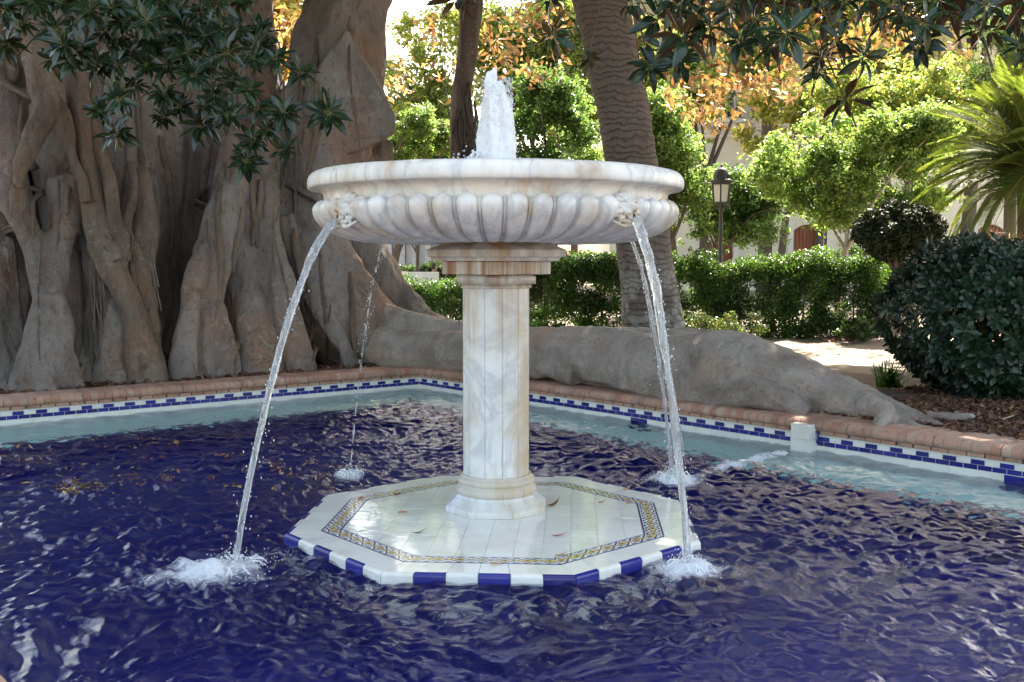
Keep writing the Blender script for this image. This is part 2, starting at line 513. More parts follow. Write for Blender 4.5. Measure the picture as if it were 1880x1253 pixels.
# ground: rings of quads round the pool, out past the horizon
def build_ground():
    offs = [CW-.12, CW-.02, CW+.15] + list(np.arange(CW+.4, 5, .25)) + [5.5,6.2,7,8,9,10,12,14,17,20,25,32,45,70,120,300]
    per = 90
    V = []; F = []
    for o in offs:
        q = off_poly(o)
        for i in range(4):
            for t in np.linspace(0, 1, per, endpoint=False):
                p = q[i]*(1-t)+q[(i+1) % 4]*t
                V.append((p[0], p[1]))
    V = np.array(V); n = per*4
    z = ground_z(V[:,0], V[:,1])
    k = np.repeat(np.arange(len(offs)), n)
    z[k < 2] = GZ - .05
    z = np.where(np.hypot(V[:,0], V[:,1]) > 60, GZ, z)
    for a in range(len(offs)-1):
        i = np.arange(n); j = (i+1) % n
        F.append(np.stack([a*n+i, (a+1)*n+i, (a+1)*n+j, a*n+j], -1))
    F = np.concatenate(F)
    M = Mat('park_soil')
    P = M.wpos()
    sx = M.n('SeparateXYZ'); M.put(sx.inputs[0], P)
    n1 = M.noise(P, .8, 5, .6); n2 = M.noise(P, 9, 5, .7); n3 = M.noise(P, 45, 3, .7)
    sand = M.mix(n2, (.20, .155, .105), (.33, .27, .20))
    soil = M.mix(M.ramp(n2, [(.3, 0.0), (.7, 1.0)]), (.085, .055, .038), (.17, .115, .08))
    dist = M.math('SUBTRACT', M.math('ADD', M.math('MULTIPLY', sx.outputs[1], .83), M.math('MULTIPLY', sx.outputs[0], .30)), M.math('MULTIPLY', n1, 2.6))
    fac = M.math('MULTIPLY', M.math('SUBTRACT', dist, 9.9), 1.6, clamp=True)
    c = M.mix(fac, soil, sand)
    c = M.mix(M.math('MULTIPLY', M.ramp(n3, [(.6, 0.0), (.68, 1.0)]), .6), c, (.10, .06, .035))
    mat = M.done(M.pr(c, .95, M.bump(M.math('ADD', n2, n3), .7, .03)))
    me = np_mesh('ground', np.column_stack([V, z]), F, mat, smooth=True)
    tag(link('ground', me), kind='structure')
build_ground()

# pool floor and the submerged white walls
def build_basin():
    q = off_poly(0.02)
    M = Mat('cobalt_mosaic')
    P = M.wpos()
    b = M.n('TexBrick'); M.put(b.inputs['Vector'], P); b.offset = 0.0
    b.inputs['Scale'].default_value = 1; b.inputs['Brick Width'].default_value = .2; b.inputs['Row Height'].default_value = .2
    b.inputs['Mortar Size'].default_value = .004
    M.put(b.inputs['Color1'], (.008, .010, .17)); M.put(b.inputs['Color2'], (.012, .015, .235)); M.put(b.inputs['Mortar'], (.03, .04, .19))
    n = M.noise(P, .45, 4, .6); n2 = M.noise(P, 5, 5, .7)
    c = M.mix(M.math('MULTIPLY', M.ramp(n, [(.55, 0.0), (.70, 1.0)]), M.math('MULTIPLY', M.ramp(n2, [(.35, 0.0), (.6, 1.0)]), .75)), b.outputs[0], (.10, .065, .04))
    mat = M.done(M.pr(c, .3))
    mb = MB(); mb.add([(p[0], p[1], DEEP) for p in q], [(0, 3, 2, 1)])
    tag(mb.build('pool_floor', mat), kind='structure')
    mw = MB()
    for i in range(4):
        a, c2 = q[i], q[(i+1) % 4]
        mw.add([(a[0],a[1],DEEP), (c2[0],c2[1],DEEP), (c2[0],c2[1],-.02), (a[0],a[1],-.02)], [(0,1,2,3)])
    tag(mw.build('pool_lining', tile_mat('lining_glaze', (.86, .92, .90), .2, .03, .06)), kind='structure')
build_basin()
def ledge():
    # white tiled bench under water along the two far walls
    mat = tile_mat('ledge_glaze', (.58, .86, .80), .2, .05, .05)
    for A, d, nn, L, w, w2 in ((CRN, UL, NL, LEN_L, .60, .45), (CRN, VR, NR, LEN_R, .45, .60)):
        mb = MB(); i0 = A+nn*.01-d*.0; 
        P = [A+nn*.01, A+d*L+nn*.01, A+d*L-nn*w, A-nn*w*.98+d*w2]
        z0, z1 = -.26, -.36
        V = [(P[0][0],P[0][1],z0),(P[1][0],P[1][1],z0),(P[2][0],P[2][1],z1),(P[3][0],P[3][1],z1)]
        W = [(v[0],v[1],DEEP+.002) for v in V]
        mb.add(V, [(0,1,2,3)])
        fb = MB(); fb.add(V+W, [(3,2,6,7)]); tag(fb.build('ledge_face', bpy.data.materials['cobalt_mosaic']), kind='structure')
        tag(mb.build('pool_ledge', mat), kind='structure')
ledge()

# walls: brick coping, tile bands (every brick and tile of its own)
def wall(name, A, dirv, nout, length, vis, label, accents=()):
    root = empty(name, (A[0], A[1], 0), math.atan2(dirv[1], dirv[0]))
    # local frame: x along the wall, y outwards (sign s)
    ex = np.array([dirv[0], dirv[1]]); eyv = np.array([-ex[1], ex[0]])
    s = 1 if np.dot(eyv, nout) > 0 else -1
    tag(root, label, 'pool wall', kind='thing')
    def lb(mb, x0, x1, y0, y1, z0, z1):
        ya, yb = sorted((s*y0, s*y1)); mb.box((x0, ya, z0), (x1, yb, z1))
    core = MB()
    lb(core, -.0, length, .022, CW-.03, -.3, TOP-.055)
    gr = MB(); lb(gr, 0, length, .0035, .0215, -.3, .135); gr.build('grout', M_grout_w, root)
    lb(core, -.02, length, .03, CW-.02, TOP-.056, TOP-.022)
    core.build('mortar_core', M_mortar, root)
    rr = random.Random(len(name))
    # bullnosed header bricks
    def header(rs):
        w, h, L = .0706, .088, CW
        prof = [(.06, 0), (-.018, 0.002), (-.034, .012), (-.043, .03), (-.043, .048), (-.032, .068), (-.012, .082), (.016, h), (L, h-.004), (L, 0)]
        V = []; n = len(prof)
        for k, x in enumerate((0, .003, w-.003, w)):
            for (a, z) in prof:
                ins = .0022 if k in (0, 3) else 0
                V.append((x, s*(a+(ins if a < .05 else -ins)), z-(ins if z > .04 else -ins*.5)))
        F = []
        for k in range(3):
            for i in range(n):
                i2 = (i+1) % n
                q = (k*n+i, (k+1)*n+i, (k+1)*n+i2, k*n+i2)
                F.append(q if s < 0 else q[::-1])
        e0 = tuple(range(n)); e1 = tuple(range(3*n, 4*n))
        F.append(e0 if s < 0 else e0[::-1]); F.append(e1[::-1] if s < 0 else e1)
        mb = MB(); mb.add(V, F); return mb.mesh('brick', M_brick)
    hm = header(0)
    x = .0; i = 0
    while x < vis:
        o = link('brick', hm, root, (x + rr.uniform(-.002, .002), s*rr.uniform(-.003, .003), TOP-.088 + rr.uniform(-.002, .002)), (rr.uniform(-.006, .006), rr.uniform(-.006, .006), rr.uniform(-.006, .006)), (rr.uniform(.965, 1.0), 1, rr.uniform(.985, 1.01)))
        x += .0715; i += 1
    mb = MB(); lb(mb, 0, .128, -.018, .05, 0, .036); cm = mb.mesh('brick', M_brick)
    x = 0.0
    while x < vis:
        link('brick', cm, root, (x, s*rr.uniform(-.004, .004)+s*.006, .137 + rr.uniform(-.001, .002)), None, (rr.uniform(.9, 1), 1, rr.uniform(.85, 1.0)))
        x += .135
    # tiles
    t = .105
    tb = MB(); lb(tb, .003, t-.003, 0, .013, .0025, .0375); tmb = tb.mesh('tile', M_blue)
    tb = MB(); lb(tb, .003, t-.003, 0, .013, .0025, .0375); tmw = tb.mesh('tile', M_white)
    tb = MB(); lb(tb, .001, 3*t-.001, 0, .012, -.30, .0405); tbig = tb.mesh('tile', M_white)
    tb = MB(); lb(tb, .001, 2*t-.001, -.003, .009, -.30, .040); tacc = tb.mesh('tile', M_blue)
    n = int(vis/t)
    def jit(): return s*rr.uniform(-.0012, .0012)
    for k in range(n):
        link('tile', tmb, root, (k*t, jit(), .043))
        link('tile', tmb if k % 2 == 0 else tmw, root, (k*t + t*.5, jit(), .081))
    for k in range(int(vis/(3*t))):
        link('tile', tbig, root, (k*3*t, 0, 0))
    for a in accents:
        link('tile', tacc, root, (a, 0, 0))
    # the wall runs on outside the picture: coping joined in one
    rest = MB()
    x = x_end = math.ceil(vis/.0715)*.0715
    while x < length:
        lb(rest, x, x+.068, -.04, CW, TOP-.085, TOP-.002); x += .0715
    if rest.n:
        b = rest.build('brick_run', M_brick, root); b['kind'] = 'stuff'
    return root

def t_of(px, A, d):
    """distance along a wall of the point seen in photo column px"""
    k = (px-CXP)/FPX
    return (A[0]-k*A[1])/(k*d[1]-d[0])
T1, T2, TB = t_of(1160, CRN, VR), t_of(1856, CRN, VR), t_of(1474, CRN, VR)
wall('pool_wall', CRN, UL, NL, LEN_L, 5.25, 'low red brick pool wall in front of the fig roots, blue and white tile band')
wall('pool_wall', CRN, VR, NR, LEN_R, 7.75, 'low red brick pool wall beside the long grey surface root, white box on it', accents=(T1, T2))
for i, (a, b) in enumerate(((1, 2), (2, 3))):
    A = PC[a]; d = PC[b]-PC[a]; L = np.linalg.norm(d); d = d/L
    c = sum(PC)/4; nn = np.array([d[1], -d[0]]); nn = nn if np.dot(nn, A-c) > 0 else -nn
    r_ = MB()
    s_ = 1 if np.dot(np.array([-d[1], d[0]]), nn) > 0 else -1
    ya, yb = sorted((s_*-.03, s_*CW)); r_.box((0, ya, .13), (L, yb, TOP)); ya, yb = sorted((s_*.022, s_*.3)); r_.box((0, ya, -.3), (L, yb, .13))
    tag(r_.build('pool_wall', M_brick, loc=(A[0], A[1], 0), rot=(0, 0, math.atan2(d[1], d[0]))), ('brick pool wall closing the pool on the left behind the camera', 'brick pool wall closing the pool beside the camera on the right')[i], 'pool wall', None, 'thing')

# white tiled inlet box on the right wall
def inlet_box():
    root = empty('inlet_box', tuple(CRN + VR*TB) + (0,), math.atan2(VR[1], VR[0]))
    s = 1 if np.dot(np.array([-VR[1], VR[0]]), NR) > 0 else -1
    def bx(x0, x1, y0, y1, z0, z1):
        mb = MB(); ya, yb = sorted((s*y0, s*y1)); mb.box((x0, ya, z0), (x1, yb, z1)); return mb
    tag(root, 'white tiled box jutting from the right pool wall into the water', 'inlet box')
    bx(.002, .158, -.118, .0, -.4, .208).build('core', M_grout, root)
    for z0, z1 in ((-.4, .098), (.101, .21)):
        bx(0, .16, -.125, -.119, z0, z1).build('tile', M_white, root)
        bx(-.006, -.0005, -.125, .01, z0, z1).build('tile', M_white, root)
        bx(.1605, .167, -.125, .01, z0, z1).build('tile', M_white, root)
    bx(-.006, .167, -.127, -.03, .2105, .222).build('top_tile', M_white, root)
    mb = MB(); mb.tube([(.17, s*-.03, .16), (.19, s*-.03, .16), (.19, s*-.03, .10), (.175, s*-.02, .07)], [.008]*4, 8)
    mb.build('pipe', M_blue, root)
inlet_box()

# ================================================================== FOUNTAIN
SC = 1.0234
FC = np.array([-.0905, 5.909])*SC; FROT = -.063
ZTW = .05               # platform top above the water
SF = SC*1.035
FF = FC*1.035            # the column stands a little behind the middle of the platform
ZF = EYE-1.495*SF

def ngon(Rr, n=8, ph=math.pi/8):
    return [(Rr*math.cos(ph+2*math.pi*i/n), Rr*math.sin(ph+2*math.pi*i/n)) for i in range(n)]

def clip_poly(poly, cp):
    out = poly
    n = len(cp)
    for i in range(n):
        a, b = cp[i], cp[(i+1) % n]
        res = []
        def ins(p): return (b[0]-a[0])*(p[1]-a[1])-(b[1]-a[1])*(p[0]-a[0]) >= -1e-9
        for j in range(len(out)):
            p, q = out[j], out[(j+1) % len(out)]
            ip, iq = ins(p), ins(q)
            if ip: res.append(p)
            if ip != iq:
                d1 = (b[0]-a[0])*(p[1]-a[1])-(b[1]-a[1])*(p[0]-a[0]); d2 = (b[0]-a[0])*(q[1]-a[1])-(b[1]-a[1])*(q[0]-a[0])
                t = d1/(d1-d2); res.append((p[0]+(q[0]-p[0])*t, p[1]+(q[1]-p[1])*t))
        out = res
        if len(out) < 3: return []
    return out

def shrink(poly, g):
    c = np.mean(poly, axis=0)
    P = np.array(poly); n = len(P); out = []
    for i in range(n):
        d1 = P[i]-P[i-1]; d2 = P[(i+1) % n]-P[i]
        l1, l2 = np.linalg.norm(d1), np.linalg.norm(d2)
        if l1 < 1e-6 or l2 < 1e-6: out.append(P[i]); continue
        n1 = np.array([-d1[1], d1[0]])/l1; n2 = np.array([-d2[1], d2[0]])/l2
        A = np.array([n1, n2]); det = abs(np.linalg.det(A))
        if det < .05: out.append(P[i]+n1*g); continue
        out.append(np.linalg.solve(A, [n1@P[i]+g, n2@P[i]+g]))
    return [tuple(o) for o in out]

ZT = .085
M_grout_p = flat('pale_grout', (.66, .65, .60), .5, .12, 20)
def platform():
    root = empty('tiled_platform', (FC[0], FC[1], ZTW-ZT*SC), FROT); root.scale = (SC,)*3
    tag(root, 'octagonal white tiled platform with patterned band under the marble fountain', 'platform')
    core = MB(); core.prism(ngon(1.197), .026, ZT-.012); core.prism(ngon(1.160), -.95, .0255)
    core.build('core', M_grout_p, root)
    rr = random.Random(5)
    # square floor tiles inside the band, cut to the octagon
    inner = ngon(.897)
    T = .145
    dv = (FF-FC)/SC; OFX = (dv[0]*math.cos(-FROT)-dv[1]*math.sin(-FROT), dv[0]*math.sin(-FROT)+dv[1]*math.cos(-FROT))
    for i in range(-7, 7):
        for j in range(-7, 7):
            sq = [(i*T, j*T), ((i+1)*T, j*T), ((i+1)*T, (j+1)*T), (i*T, (j+1)*T)]
            if max(math.hypot(p[0]-OFX[0], p[1]-OFX[1]) for p in sq) < .235: continue
            pl = clip_poly(sq, inner)
            if len(pl) < 3: continue
            ar = .5*abs(sum(pl[k-1][0]*pl[k][1]-pl[k][0]*pl[k-1][1] for k in range(len(pl))))
            if ar < .0008: continue
            pl = shrink(pl, .0007)
            mb = MB(); z = rr.uniform(-.0006, .0006)
            mb.prism(pl, ZT-.0125, ZT+z)
            # slight individual tilt gives the broken reflections
            v = mb.v[0]; v[len(pl):, 2] += (v[len(pl):, 0]-pl[0][0])*rr.gauss(0, .003) + (v[len(pl):, 1]-pl[0][1])*rr.gauss(0, .003)
            mb.build('floor_tile', M_white, root)
    o1, i1 = ngon(1.014), ngon(.9)
    ow, iw = ngon(1.187), ngon(1.0165)
    def seg(P, k, t): a, b = np.array(P[k]), np.array(P[(k+1) % 8]); return tuple(a+(b-a)*t)
    nb = 7; nw = 6; ne = 6
    for k in range(8):
        for q in range(nb):
            t0, t1 = q/nb, (q+1)/nb
            pl = [seg(i1, k, t0), seg(o1, k, t0), seg(o1, k, t1), seg(i1, k, t1)]
            # orientation ccw
            pl = shrink(pl[::-1] if np.cross(np.array(pl[1])-pl[0], np.array(pl[2])-pl[1]) < 0 else pl, .0009)
            mb = MB(); mb.prism(pl, ZT-.0125, ZT+.0005)
            me = mb.mesh('border_tile', M_border)
            uvl = me.uv_layers.new(name='UVMap')
            a = np.array(seg(o1, k, 0)); b = np.array(seg(o1, k, 1)); ci = np.array(seg(i1, k, 0)); L = np.linalg.norm(b-a); e = (b-a)/L; nn = np.array([-e[1], e[0]])
            W = abs(np.dot(ci-a, nn))
            for lp in me.loops:
                c = np.array(me.vertices[lp.vertex_index].co[:2])
                uvl.data[lp.index].uv = (np.dot(c-a, e)/L*nb - q, abs(np.dot(c-a, nn))/W)
            link('border_tile', me, root)
        for q in range(nw):
            t0, t1 = q/nw, (q+1)/nw
            pl = [seg(iw, k, t0), seg(ow, k, t0), seg(ow, k, t1), seg(iw, k, t1)]
            pl = shrink(pl[::-1] if np.cross(np.array(pl[1])-pl[0], np.array(pl[2])-pl[1]) < 0 else pl, .0012)
            mb = MB(); mb.prism(pl, ZT-.0125, ZT+rr.uniform(-.0006, .0006)); mb.build('rim_tile', M_white, root)
        # bullnosed edge tiles, blue and white by turns
        for q in range(ne):
            t0, t1 = (q+.012)/ne, (q+.988)/ne
            prof = [(1.188, ZT-.02), (1.188, ZT+.001), (1.200, ZT+.002), (1.212, ZT-.004), (1.2165, ZT-.014), (1.217, .028), (1.199, .026)]
            V = []
            for t in (t0, t1):
                for (r_, z) in prof:
                    p = seg(ngon(r_), k, t); V.append((p[0], p[1], z))
            m = len(prof)
            F = [(i, (i+1) % m, m+(i+1) % m, m+i) for i in range(m)] + [tuple(range(m-1, -1, -1)), tuple(range(m, 2*m))]
            blue = (q % 2 == 0) if k % 2 == 0 else (q % 2 == 1)
            mb = MB(); mb.add(V, F); mb.build('edge_tile', M_blue if blue else M_white, root, smooth=True, split=40)
            # the sunken faces below the edge: blue, then a chequered row
            for (z0, z1, wh) in ((-.20, .024, False), (-.33, -.205, q % 2 == 0), (-.95, -.335, False)):
                a, b = seg(ngon(1.176), k, t0), seg(ngon(1.176), k, t1); c2, d2 = seg(ngon(1.162), k, t0), seg(ngon(1.162), k, t1)
                mb = MB(); mb.add([(a[0],a[1],z0),(b[0],b[1],z0),(b[0],b[1],z1),(a[0],a[1],z1),(c2[0],c2[1],z0),(d2[0],d2[1],z0),(d2[0],d2[1],z1),(c2[0],c2[1],z1)],
                                  [(0,1,2,3),(4,7,6,5),(0,4,5,1),(3,2,6,7),(0,3,7,4),(1,5,6,2)])
                if k in (4, 5, 6, 7, 3): mb.build('side_tile', M_white if wh else M_blue, root)
platform()

def fountain():
    root = empty('fountain', (FF[0], FF[1], ZF), FROT); root.scale = (SF,)*3
    tag(root, 'white marble fountain with a wide lobed bowl on a many-sided column', 'fountain')
    z0 = -ZT
    # octagonal plinth
    mb = MB()
    lv = [(.305, .0505), (.305, .080), (.299, .086), (.270, .108), (.246, .132), (.236, .150)]
    k = 8; V = []; F = []
    for (r_, z) in lv:
        V += [(x, y, z) for x, y in ngon(r_)]
    for i in range(len(lv)-1):
        for j in range(8): F.append((i*8+j, i*8+(j+1) % 8, (i+1)*8+(j+1) % 8, (i+1)*8+j))
    F.append(tuple(range(7, -1, -1))); F.append(tuple(range((len(lv)-1)*8, len(lv)*8)))
    mb.add(V, F); o = mb.build('plinth', M_marble_plinth, root)
    bv = o.modifiers.new('b', 'BEVEL'); bv.width = .004; bv.segments = 2
    # round base moulding
    prof = [(.218, .150), (.228, .152), (.232, .165), (.230, .182), (.222, .192), (.216, .196), (.214, .206), (.222, .212), (.224, .224), (.219, .236), (.206, .243), (.200, .250), (.199, .258)]
    mb = MB(); mb.lathe(prof, 64); mb.build('base_moulding', marble('marble_base', .1, 1.0, tint=(.62, .56, .47), rough=.5), root, smooth=True, split=50)
    # shaft of twelve slabs
    zs0, zs1 = .2585, 1.325
    ro, ri = .1935, .160
    def p12(r_, t): a = -math.pi/2 + t*math.pi/6; return (r_*math.cos(a), r_*math.sin(a))
    for i in range(12):
        a0, a1 = i-.5, i+.5
        A, B = np.array(p12(ro, a0)), np.array(p12(ro, a1)); C, D = np.array(p12(ri, a0)), np.array(p12(ri, a1))
        e = (B-A)/np.linalg.norm(B-A); g = .0016
        nrm = np.array(p12(1, i))
        pl = [C+e*g, A+e*g-nrm*.0025, A+e*(g+.003), B-e*(g+.003), B-e*g-nrm*.0025, D-e*g]
        mb = MB(); mb.prism([tuple(p) for p in pl], zs0, zs1); mb.build('shaft_slab', M_marble_col, root)
    mb = MB(); mb.lathe([(.186, zs0+.002), (.186, zs1-.002)], 12, phase=-math.pi/2-math.pi/12); mb.build('shaft_core', flat('joint', (.36, .30, .22), .9), root)
    # necking
    prof = [(.196, 1.3255), (.203, 1.327), (.204, 1.338), (.198, 1.343), (.200, 1.347), (.216, 1.350), (.226, 1.362), (.2285, 1.378), (.225, 1.392), (.213, 1.401), (.205, 1.403)]
    mb = MB(); mb.lathe(prof, 64); mb.build('necking', marble('marble_neck', .65, .9, tint=(.70, .67, .60)), root, smooth=True, split=50)
    # rusty square block and square abacus, turned a corner to the front
    def sq(d): return [(d*math.cos(-math.pi/2+i*math.pi/2), d*math.sin(-math.pi/2+i*math.pi/2)) for i in range(4)]
    def stack(lv, mat, nm):
        V = []; F = []
        for d, z in lv: V += [(x, y, z) for x, y in sq(d)]
        for i in range(len(lv)-1):
            for j in range(4): F.append((i*4+j, i*4+(j+1) % 4, (i+1)*4+(j+1) % 4, (i+1)*4+j))
        F.append((3, 2, 1, 0)); n = (len(lv)-1)*4; F.append((n, n+1, n+2, n+3))
        mb = MB(); mb.add(V, F); o = mb.build(nm, mat, root)
        bv = o.modifiers.new('b', 'BEVEL'); bv.width = .005; bv.segments = 2
    stack([(.313, 1.4035), (.313, 1.478)], M_marble_rust, 'square_block')
    stack([(.362, 1.4785), (.366, 1.497), (.372, 1.501), (.398, 1.503), (.400, 1.541), (.392, 1.546), (.330, 1.572), (.300, 1.590)], M_marble_cap, 'abacus')
    # ---- the bowl
    NL_ = 52; AN = NL_*14
    zb = -ZT
    prof = []
    def arc(pts, n): return list(map(tuple, spline(pts, n)))
    outer = arc([(.26, 1.668), (.50, 1.672), (.70, 1.684), (.83, 1.706), (.93, 1.748), (.985, 1.795), (1.003, 1.838), (.990, 1.862), (.965, 1.877)], 72)
    lower = outer
    neck = arc([(.960, 1.884), (.962, 1.902), (.965, 1.922), (.974, 1.940), (.995, 1.9505)], 12) + [(1.012, 1.9530), (1.040, 1.9545)]
    lip = arc([(1.0445, 1.9555), (1.0480, 1.9590), (1.052, 1.972), (1.052, 1.994), (1.046, 2.018), (1.030, 2.038), (1.004, 2.049)], 18)
    inn = [(.985, 2.050), (.955, 2.040), (.935, 2.01), (.91, 1.96), (.80, 1.88), (.5, 1.82), (.1, 1.80)]
    allp = [(r_, z+zb) for r_, z in lower+neck+lip+inn]
    P = np.array(allp)
    seglen = np.concatenate([[0], np.cumsum(np.hypot(*np.diff(P, axis=0).T))])
    nlow = len(lower)
    Ltop = seglen[nlow-1]
    ang = np.arange(AN)/AN*2*math.pi
    tt = ((ang*NL_/(2*math.pi)) % 1.0)*2-1          # -1..1 across one lobe
    rad = np.repeat(P[:,0][:,None], AN, 1); zz = np.repeat(P[:,1][:,None], AN, 1)
    tang = np.gradient(P, axis=0); tang /= np.linalg.norm(tang, axis=1)[:,None]+1e-9
    nor = np.stack([tang[:,1], -tang[:,0]], -1)       # outwards
    ell = Ltop - seglen                               # distance below the top of the lobes
    wl = .84
    u = np.clip(np.abs(tt)/wl, 0, 1)
    dome = np.sqrt(np.clip(1-u**2, 0, 1))
    hw = math.pi*P[:,0]/NL_*wl
    for i in range(nlow):
        arch = .048*(1-dome) + .004
        ramp = np.clip((ell[i]-arch)/.016, 0, 1); ramp = np.sqrt(1-(1-ramp)**2)
        fadein = np.clip((P[i,0]-.46)/.12, 0, 1)
        fade = np.clip((seglen[i])/.25, 0, 1)
        amp = .025*min(1, P[i,0]/.95)*fadein
        d = amp*(dome**.8)*ramp
        dart = np.clip((np.abs(tt)-.86)/.05, 0, 1)*np.clip((ell[i]-.006)/.02, 0, 1)*.011*fadein
        groove = -.006*np.exp(-((np.abs(tt)-.85)/.035)**2)*np.clip((ell[i]-.01)/.03, 0, 1)*fadein
        d = d + dart + groove
        rad[i] += nor[i,0]*d; zz[i] += nor[i,1]*d
    X = rad*np.cos(ang); Y = rad*np.sin(ang)
    pts = np.stack([X, Y, zz], -1)
    nz = fbm(pts.reshape(-1,3)*9, 3, 4).reshape(len(P), AN)
    chip = np.clip(vnoise(pts.reshape(-1,3)*22, 8).reshape(len(P), AN)-.45, 0, 1)
    isl = np.zeros(len(P)); isl[nlow+len(neck)-1:nlow+len(neck)+4] = 1
    rr_ = .0018*nz - .012*chip*isl[:,None]
    pts[...,0] += np.cos(ang)*rr_; pts[...,1] += np.sin(ang)*rr_; pts[...,2] += .0012*nz + .010*chip*isl[:,None]
    n, k = pts.shape[:2]
    I, J = np.meshgrid(np.arange(n-1), np.arange(k), indexing='ij'); J2 = (J+1) % k
    F = np.stack([I*k+J, I*k+J2, (I+1)*k+J2, (I+1)*k+J], -1).reshape(-1, 4)
    me = np_mesh('bowl', pts.reshape(-1,3), F, M_marble, smooth=True); me.set_sharp_from_angle(angle=R(48))
    link('bowl', me, root)
    mb = MB(); mb.lathe([(.262, 1.5905+0), (.255, 1.592)], 48)
    # water lying in the bowl
    mb = MB(); a = np.arange(64)/64*2*math.pi
    mb.add([(.945*math.cos(t), .945*math.sin(t), 2.022-ZT) for t in a], [tuple(range(64))])
    mb.build('bowl_water', M_calm, root)
    # ---- lion masks, sculpted from lumps and fused
    def mask_mesh():
        mb = MB()
        def blob(c, r_, sc=(1,1,1)):
            bm = bmesh.new(); bmesh.ops.create_icosphere(bm, subdivisions=2, radius=1)
            V = [(c[0]+v.co.x*r_*sc[0], c[1]+v.co.y*r_*sc[1], c[2]+v.co.z*r_*sc[2]) for v in bm.verts]
            mb.add(V, [[v.index for v in f.verts] for f in bm.faces]); bm.free()
        # local: x right, -y outwards, z up, origin at the mouth
        blob((0, .035, .045), .062, (1, .75, 1.05))
        blob((0, -.012, .022), .026, (1.0, 1.1, .8))                     # nose tip
        blob((0, -.002, .050), .017, (.8, 1.0, 1.8))                     # bridge
        for sx in (-1, 1):
            blob((sx*.026, .006, .006), .024, (1.05, 1.0, .85))          # muzzle
            blob((sx*.029, .004, .073), .017, (1.5, .8, .6))             # brow
            blob((sx*.026, .013, .057), .010)                            # eye
            blob((sx*.047, .020, .030), .022, (.8, .8, 1.2))             # cheek
            blob((sx*.066, .030, .092), .018, (.8, .6, 1.3))             # ear
            blob((sx*.035, .020, -.040), .020, (1.3, .7, .6))            # lower jaw scroll
            for q in range(7):
                t = -.75+q*.42
                blob((sx*.078*math.cos(t)*1.0, .030+.008*(q % 2), .035+.085*math.sin(t)), .019, (1, .8, 1.2))
                mb.tube(spline([(sx*.066*math.cos(t), .016, .035+.075*math.sin(t)), (sx*.092*math.cos(t+.12), .022, .032+.10*math.sin(t+.12)), (sx*.108*math.cos(t-.05), .04, .03+.115*math.sin(t-.05))], 8), np.linspace(.013, .006, 8), 6)
        blob((0, .024, .118), .022, (1.2, .7, 1)); blob((0, .022, .098), .020, (1.4, .7, .8))
        blob((0, .012, -.046), .022, (1.5, .8, .5))                      # chin lip
        mb.tube([(-.03, .012, -.008), (-.024, -.008, -.034), (0, -.014, -.042), (.024, -.008, -.034), (.03, .012, -.008)], [.008]*5, 6)
        for sx in (-1, 1):                                              # leaf under the mask
            mb.tube(spline([(0, .03, -.055), (sx*.05, .022, -.07), (sx*.095, .03, -.052), (sx*.115, .045, -.03)], 10), np.linspace(.016, .006, 10), 6)
        o = remesh(mb, 'lion_mask', M_mask, .0046, 1)
        me = o.data; bpy.data.objects.remove(o); return me
    mm = mask_mesh()
    spout = MB(); spout.lathe([(.0, .05), (.017, .05), (.017, -.02), (.022, -.022), (.022, .06)], 16, close=False)
    for q in range(4):
        a = -math.pi/2 - math.pi/4 + q*math.pi/2
        rr2 = 1.034
        rot = Matrix.Rotation(a+math.pi/2, 3, 'Z')
        tilt = Matrix.Rotation(R(-14), 3, 'X')
        o = link('lion_mask', mm, root, (rr2*math.cos(a), rr2*math.sin(a), 1.80-ZT), (rot @ tilt).to_euler(), (.88, .95, .88))
        so = link('spout', spout.mesh('spout', M_mask, True), o, (0, .006, -.020), (R(-90), 0, 0))
        h = MB(); h.lathe([(.0165, .0), (.0165, -.002)], 16); link('mouth_shade_disc', h.mesh('mouth_shade_disc', M_mouth_shade), o, (0, -.006, -.020), (R(-90), 0, 0))  # solid dark disc, its colour stands in for the shade inside the spout
M_mask = marble('marble_mask', 0, 1.0, tint=(.78, .76, .70), rough=.45)
M_mouth_shade = flat('mouth_shade', (.03, .025, .02), .7)
def glassy(name, rough=.0):
    M = Mat(name)
    return M.done(M.pr((1, 1, 1), rough, Transmission_Weight=1.0, IOR=1.333))
M_calm = glassy('still_water')
fountain()

# ================================================================== WATER
def unit(a): return np.array([math.sin(a), -math.cos(a)])
S_LF = on_z(385, 1052, 0)[:2]; S_RF = on_z(1264, 1046, 0)[:2]
S_RB = on_z(1236, 884, 0)[:2]; S_LB = on_z(642, 875, 0)[:2]
BOXP = CRN + VR*TB - NR*.13
SPL = [(S_LF, 1.0), (S_RF, .8), (S_RB, .8), (S_LB, .4)]

